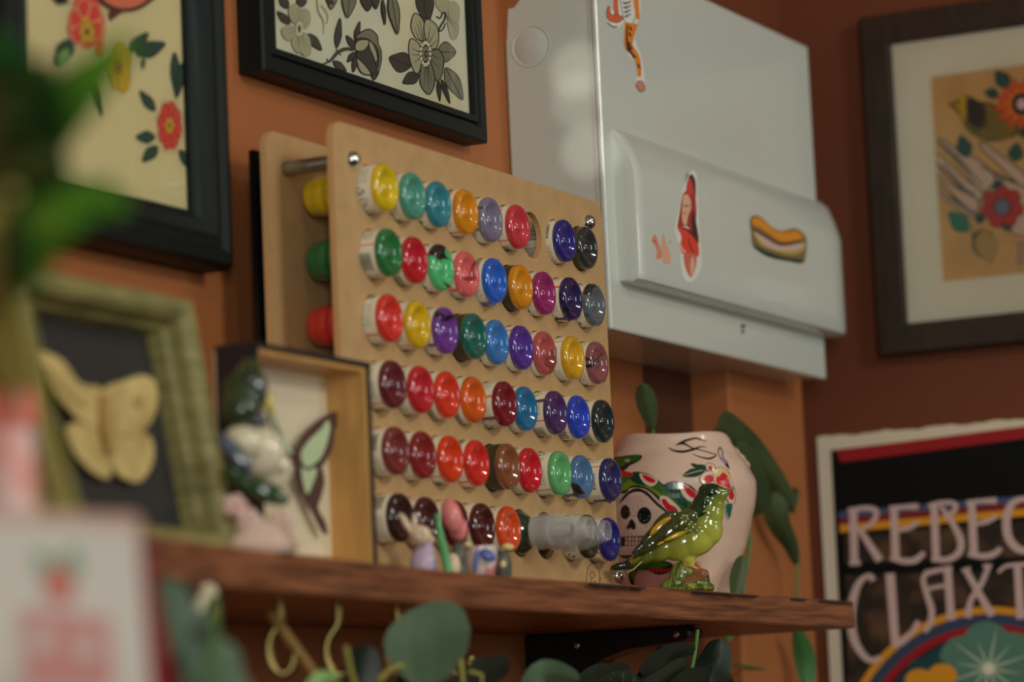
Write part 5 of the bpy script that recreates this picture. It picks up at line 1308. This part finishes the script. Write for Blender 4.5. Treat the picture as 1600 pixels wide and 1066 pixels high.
# ------------------------------------------------------------------ close to the camera: counter, card, jar, plant
cx0 = at(120, 1066, d=1.3)
struct_top = 1.515
mb = MB(); mb.box((.66, -.72, 0), (1.22, -.30, struct_top - .02)); 
ct = thing('display_cabinet', (.94, -.51, 0), 'narrow wooden display cabinet at the lower left, below the pink card', 'cabinet')
obj('carcass', mb, mat('cabinet_wood', C(84, 56, 38), .5, var=.15, vscale=10, stretch=(1, 1, .2)), ct, bevel=.003)
obj('top_board', MB().box((.64, -.74, struct_top - .02), (1.24, -.28, struct_top)), MATS['cabinet_wood'], ct, bevel=.003)
def card():
    d = 1.30
    TL = at(-60, 792, d=d); TR = at(214, 812, d=d - .01); BR = at(240, 1075, d=d - .01); BL = at(-40, 1075, d=d)
    BR.z = BL.z = struct_top; 
    t = thing('greeting_card', ((BL + BR) / 2), 'pale pink folded card with a red rose print standing at lower left', 'card')
    cream = mat('card_cream', (.92, .89, .80, 1), .6, var=.03, vscale=15); pink = mat('card_pink', C(186, 132, 126), .6); gr = mat('card_green', C(112, 146, 120), .6); rd = mat('card_rose', C(190, 110, 100), .6); ed = mat('card_crimson_edge', C(140, 40, 52), .5)
    nrm = (TR - TL).cross(BL - TL).normalized()
    if nrm.dot(FW) < 0: nrm = -nrm
    mb = MB(); mb.prism([TL, TR, BR, BL], nrm * .004, 0, 1)
    def pf(px, py, k):
        r = ray(px, py); o = TL - nrm * (.0002 * k); return CAM + r * ((o - CAM).dot(nrm) / r.dot(nrm))
    a = Art(pf, crop(0, 780, .2683)); a.sc = .2683
    a.shape([(-100, 60), (800, 95), (830, 180), (-100, 120)], pm(196, 160, 145), False)
    a.leaf((330, 470), (200, 300), 120, gr); a.leaf((400, 480), (430, 270), 140, gr)
    a.shape([(340, 370), (400, 420), (440, 520), (400, 610), (330, 600), (260, 540), (270, 430)], rd, True)
    a.shape([(120, 640), (640, 690), (660, 1100), (160, 1100)], pink, False)
    for c in ((245, 820), (500, 870)): a.ring_c(c, 70, 75, pm(200, 185, 175))
    a.shape([(60, 980), (140, 1000), (150, 1100), (60, 1100)], pm(192, 170, 165), False)
    n0 = len(a.mb.f); mb.add(a.mb.v, a.mb.f); mb.m[-n0:] = [i + 2 for i in a.mb.m]
    obj('front', mb, [cream, ed] + a.mats, t, weld=False)
    TLb = TL + nrm * .03; TRb = TR + nrm * .03
    vs = [TL + nrm * .004, TR + nrm * .004, BR + nrm * .05, BL + nrm * .05]
    obj('back_leaf', MB().prism(vs, nrm * .0012), ed, t)
card()
def jar():
    d = 1.37; c = at(18, 800, d=d); k = d / F
    t = thing('pink_jar', (c.x, c.y, struct_top), 'pink and white jar with red lid behind the folded card', 'jar')
    zt = at(18, 612, d=d).z; H = zt - struct_top
    obj('jar_body', MB().lathe([(0, 0), (38 * k, 0), (41 * k, .003), (41 * k, H - .02), (37 * k, H - .014), (0, H - .013)], Matrix.Translation((c.x, c.y, struct_top)), 32), mat('pink_white_jar', C(196, 176, 168), .4, col2=C(198, 130, 122), vscale=30, thr=(.5, .6)), t, smooth=50)
    obj('lid', MB().lathe([(38 * k, H - .015), (43 * k, H - .014), (43 * k, H - .002), (40 * k, H), (0, H)], Matrix.Translation((c.x, c.y, struct_top)), 32), mat('red_pink_lid', C(180, 92, 82), .4), t, smooth=50)
jar()
def front_plant():
    d = 1.12
    base = at(60, 1100, d=1.30); base.z = struct_top
    b0 = Vector((base.x - .02, base.y + .05, struct_top))
    t = thing('foreground_plant', b0, 'tall leafy green plant close to the camera at the left edge', 'plant')
    def st(pts, r): obj('stem', MB().tube([at(*p[:2], d=p[2]) for p in pts], r, 10), m_stem, t, smooth=60)
    st([(12, 415, 1.36), (38, 520, 1.36), (65, 640, 1.38), (92, 730, 1.4), (112, 800, 1.41), (130, 900, 1.42), (135, 1080, 1.42)], [.0032] * 7)
    st([(-10, 380, 1.36), (8, 520, 1.38), (30, 640, 1.40), (55, 760, 1.42), (70, 860, 1.42), (80, 1080, 1.42)], [.0028] * 6)
    L = [([(20, 300, 1.16), (70, 200, 1.08), (130, 130, 1.03), (210, 60, 1.0)], .009, m_lb),
         ([(0, 330, 1.16), (40, 240, 1.1), (60, 160, 1.05), (60, 100, 1.03)], .010, m_lk),
         ([(-10, 300, 1.16), (20, 200, 1.1), (10, 120, 1.05), (-10, 40, 1.03)], .011, m_lk),
         ([(30, 330, 1.16), (60, 300, 1.1), (40, 200, 1.05), (10, 180, 1.0)], .010, m_lk),
         ([(-20, 400, 1.22), (0, 320, 1.2), (30, 240, 1.18), (40, 150, 1.15)], .012, m_lk),
         ([(-30, 330, 1.22), (-10, 260, 1.2), (15, 200, 1.18), (50, 110, 1.15)], .011, m_lk),
         ([(10, 400, 1.22), (30, 330, 1.2), (62, 260, 1.18), (78, 190, 1.15)], .009, m_lk),
         ([(-20, 420, 1.14), (40, 370, 1.08), (110, 330, 1.05), (180, 285, 1.02)], .0078, m_lb),
         ([(-30, 460, 1.14), (20, 420, 1.08), (60, 375, 1.05), (110, 350, 1.02)], .009, m_lb),
         ([(20, 360, 1.14), (80, 335, 1.08), (150, 310, 1.05), (200, 330, 1.02)], .0065, m_lb),
         ([(0, 380, 1.12), (20, 330, 1.08), (45, 270, 1.05), (90, 245, 1.02)], .008, m_lk),
         ([(-30, 240, 1.12), (0, 200, 1.08), (40, 130, 1.05), (90, 105, 1.02)], .008, m_lk),
         ([(-30, 520, 1.16), (-10, 440, 1.1), (10, 400, 1.05), (30, 330, 1.02)], .009, m_lk)]
    for pts, w, m in L:
        P = [at(*p[:2], d=p[2] + .16) for p in pts]; mk_leaf(t, m, P, w * 1.15, cup=.3)
    st([(-20, 340, 1.16), (-14, 420, 1.2), (0, 520, 1.28), (20, 640, 1.34)], [.003] * 4)
    st([(20, 300, 1.16), (-8, 360, 1.2), (-14, 420, 1.2)], [.0022] * 3)
front_plant()
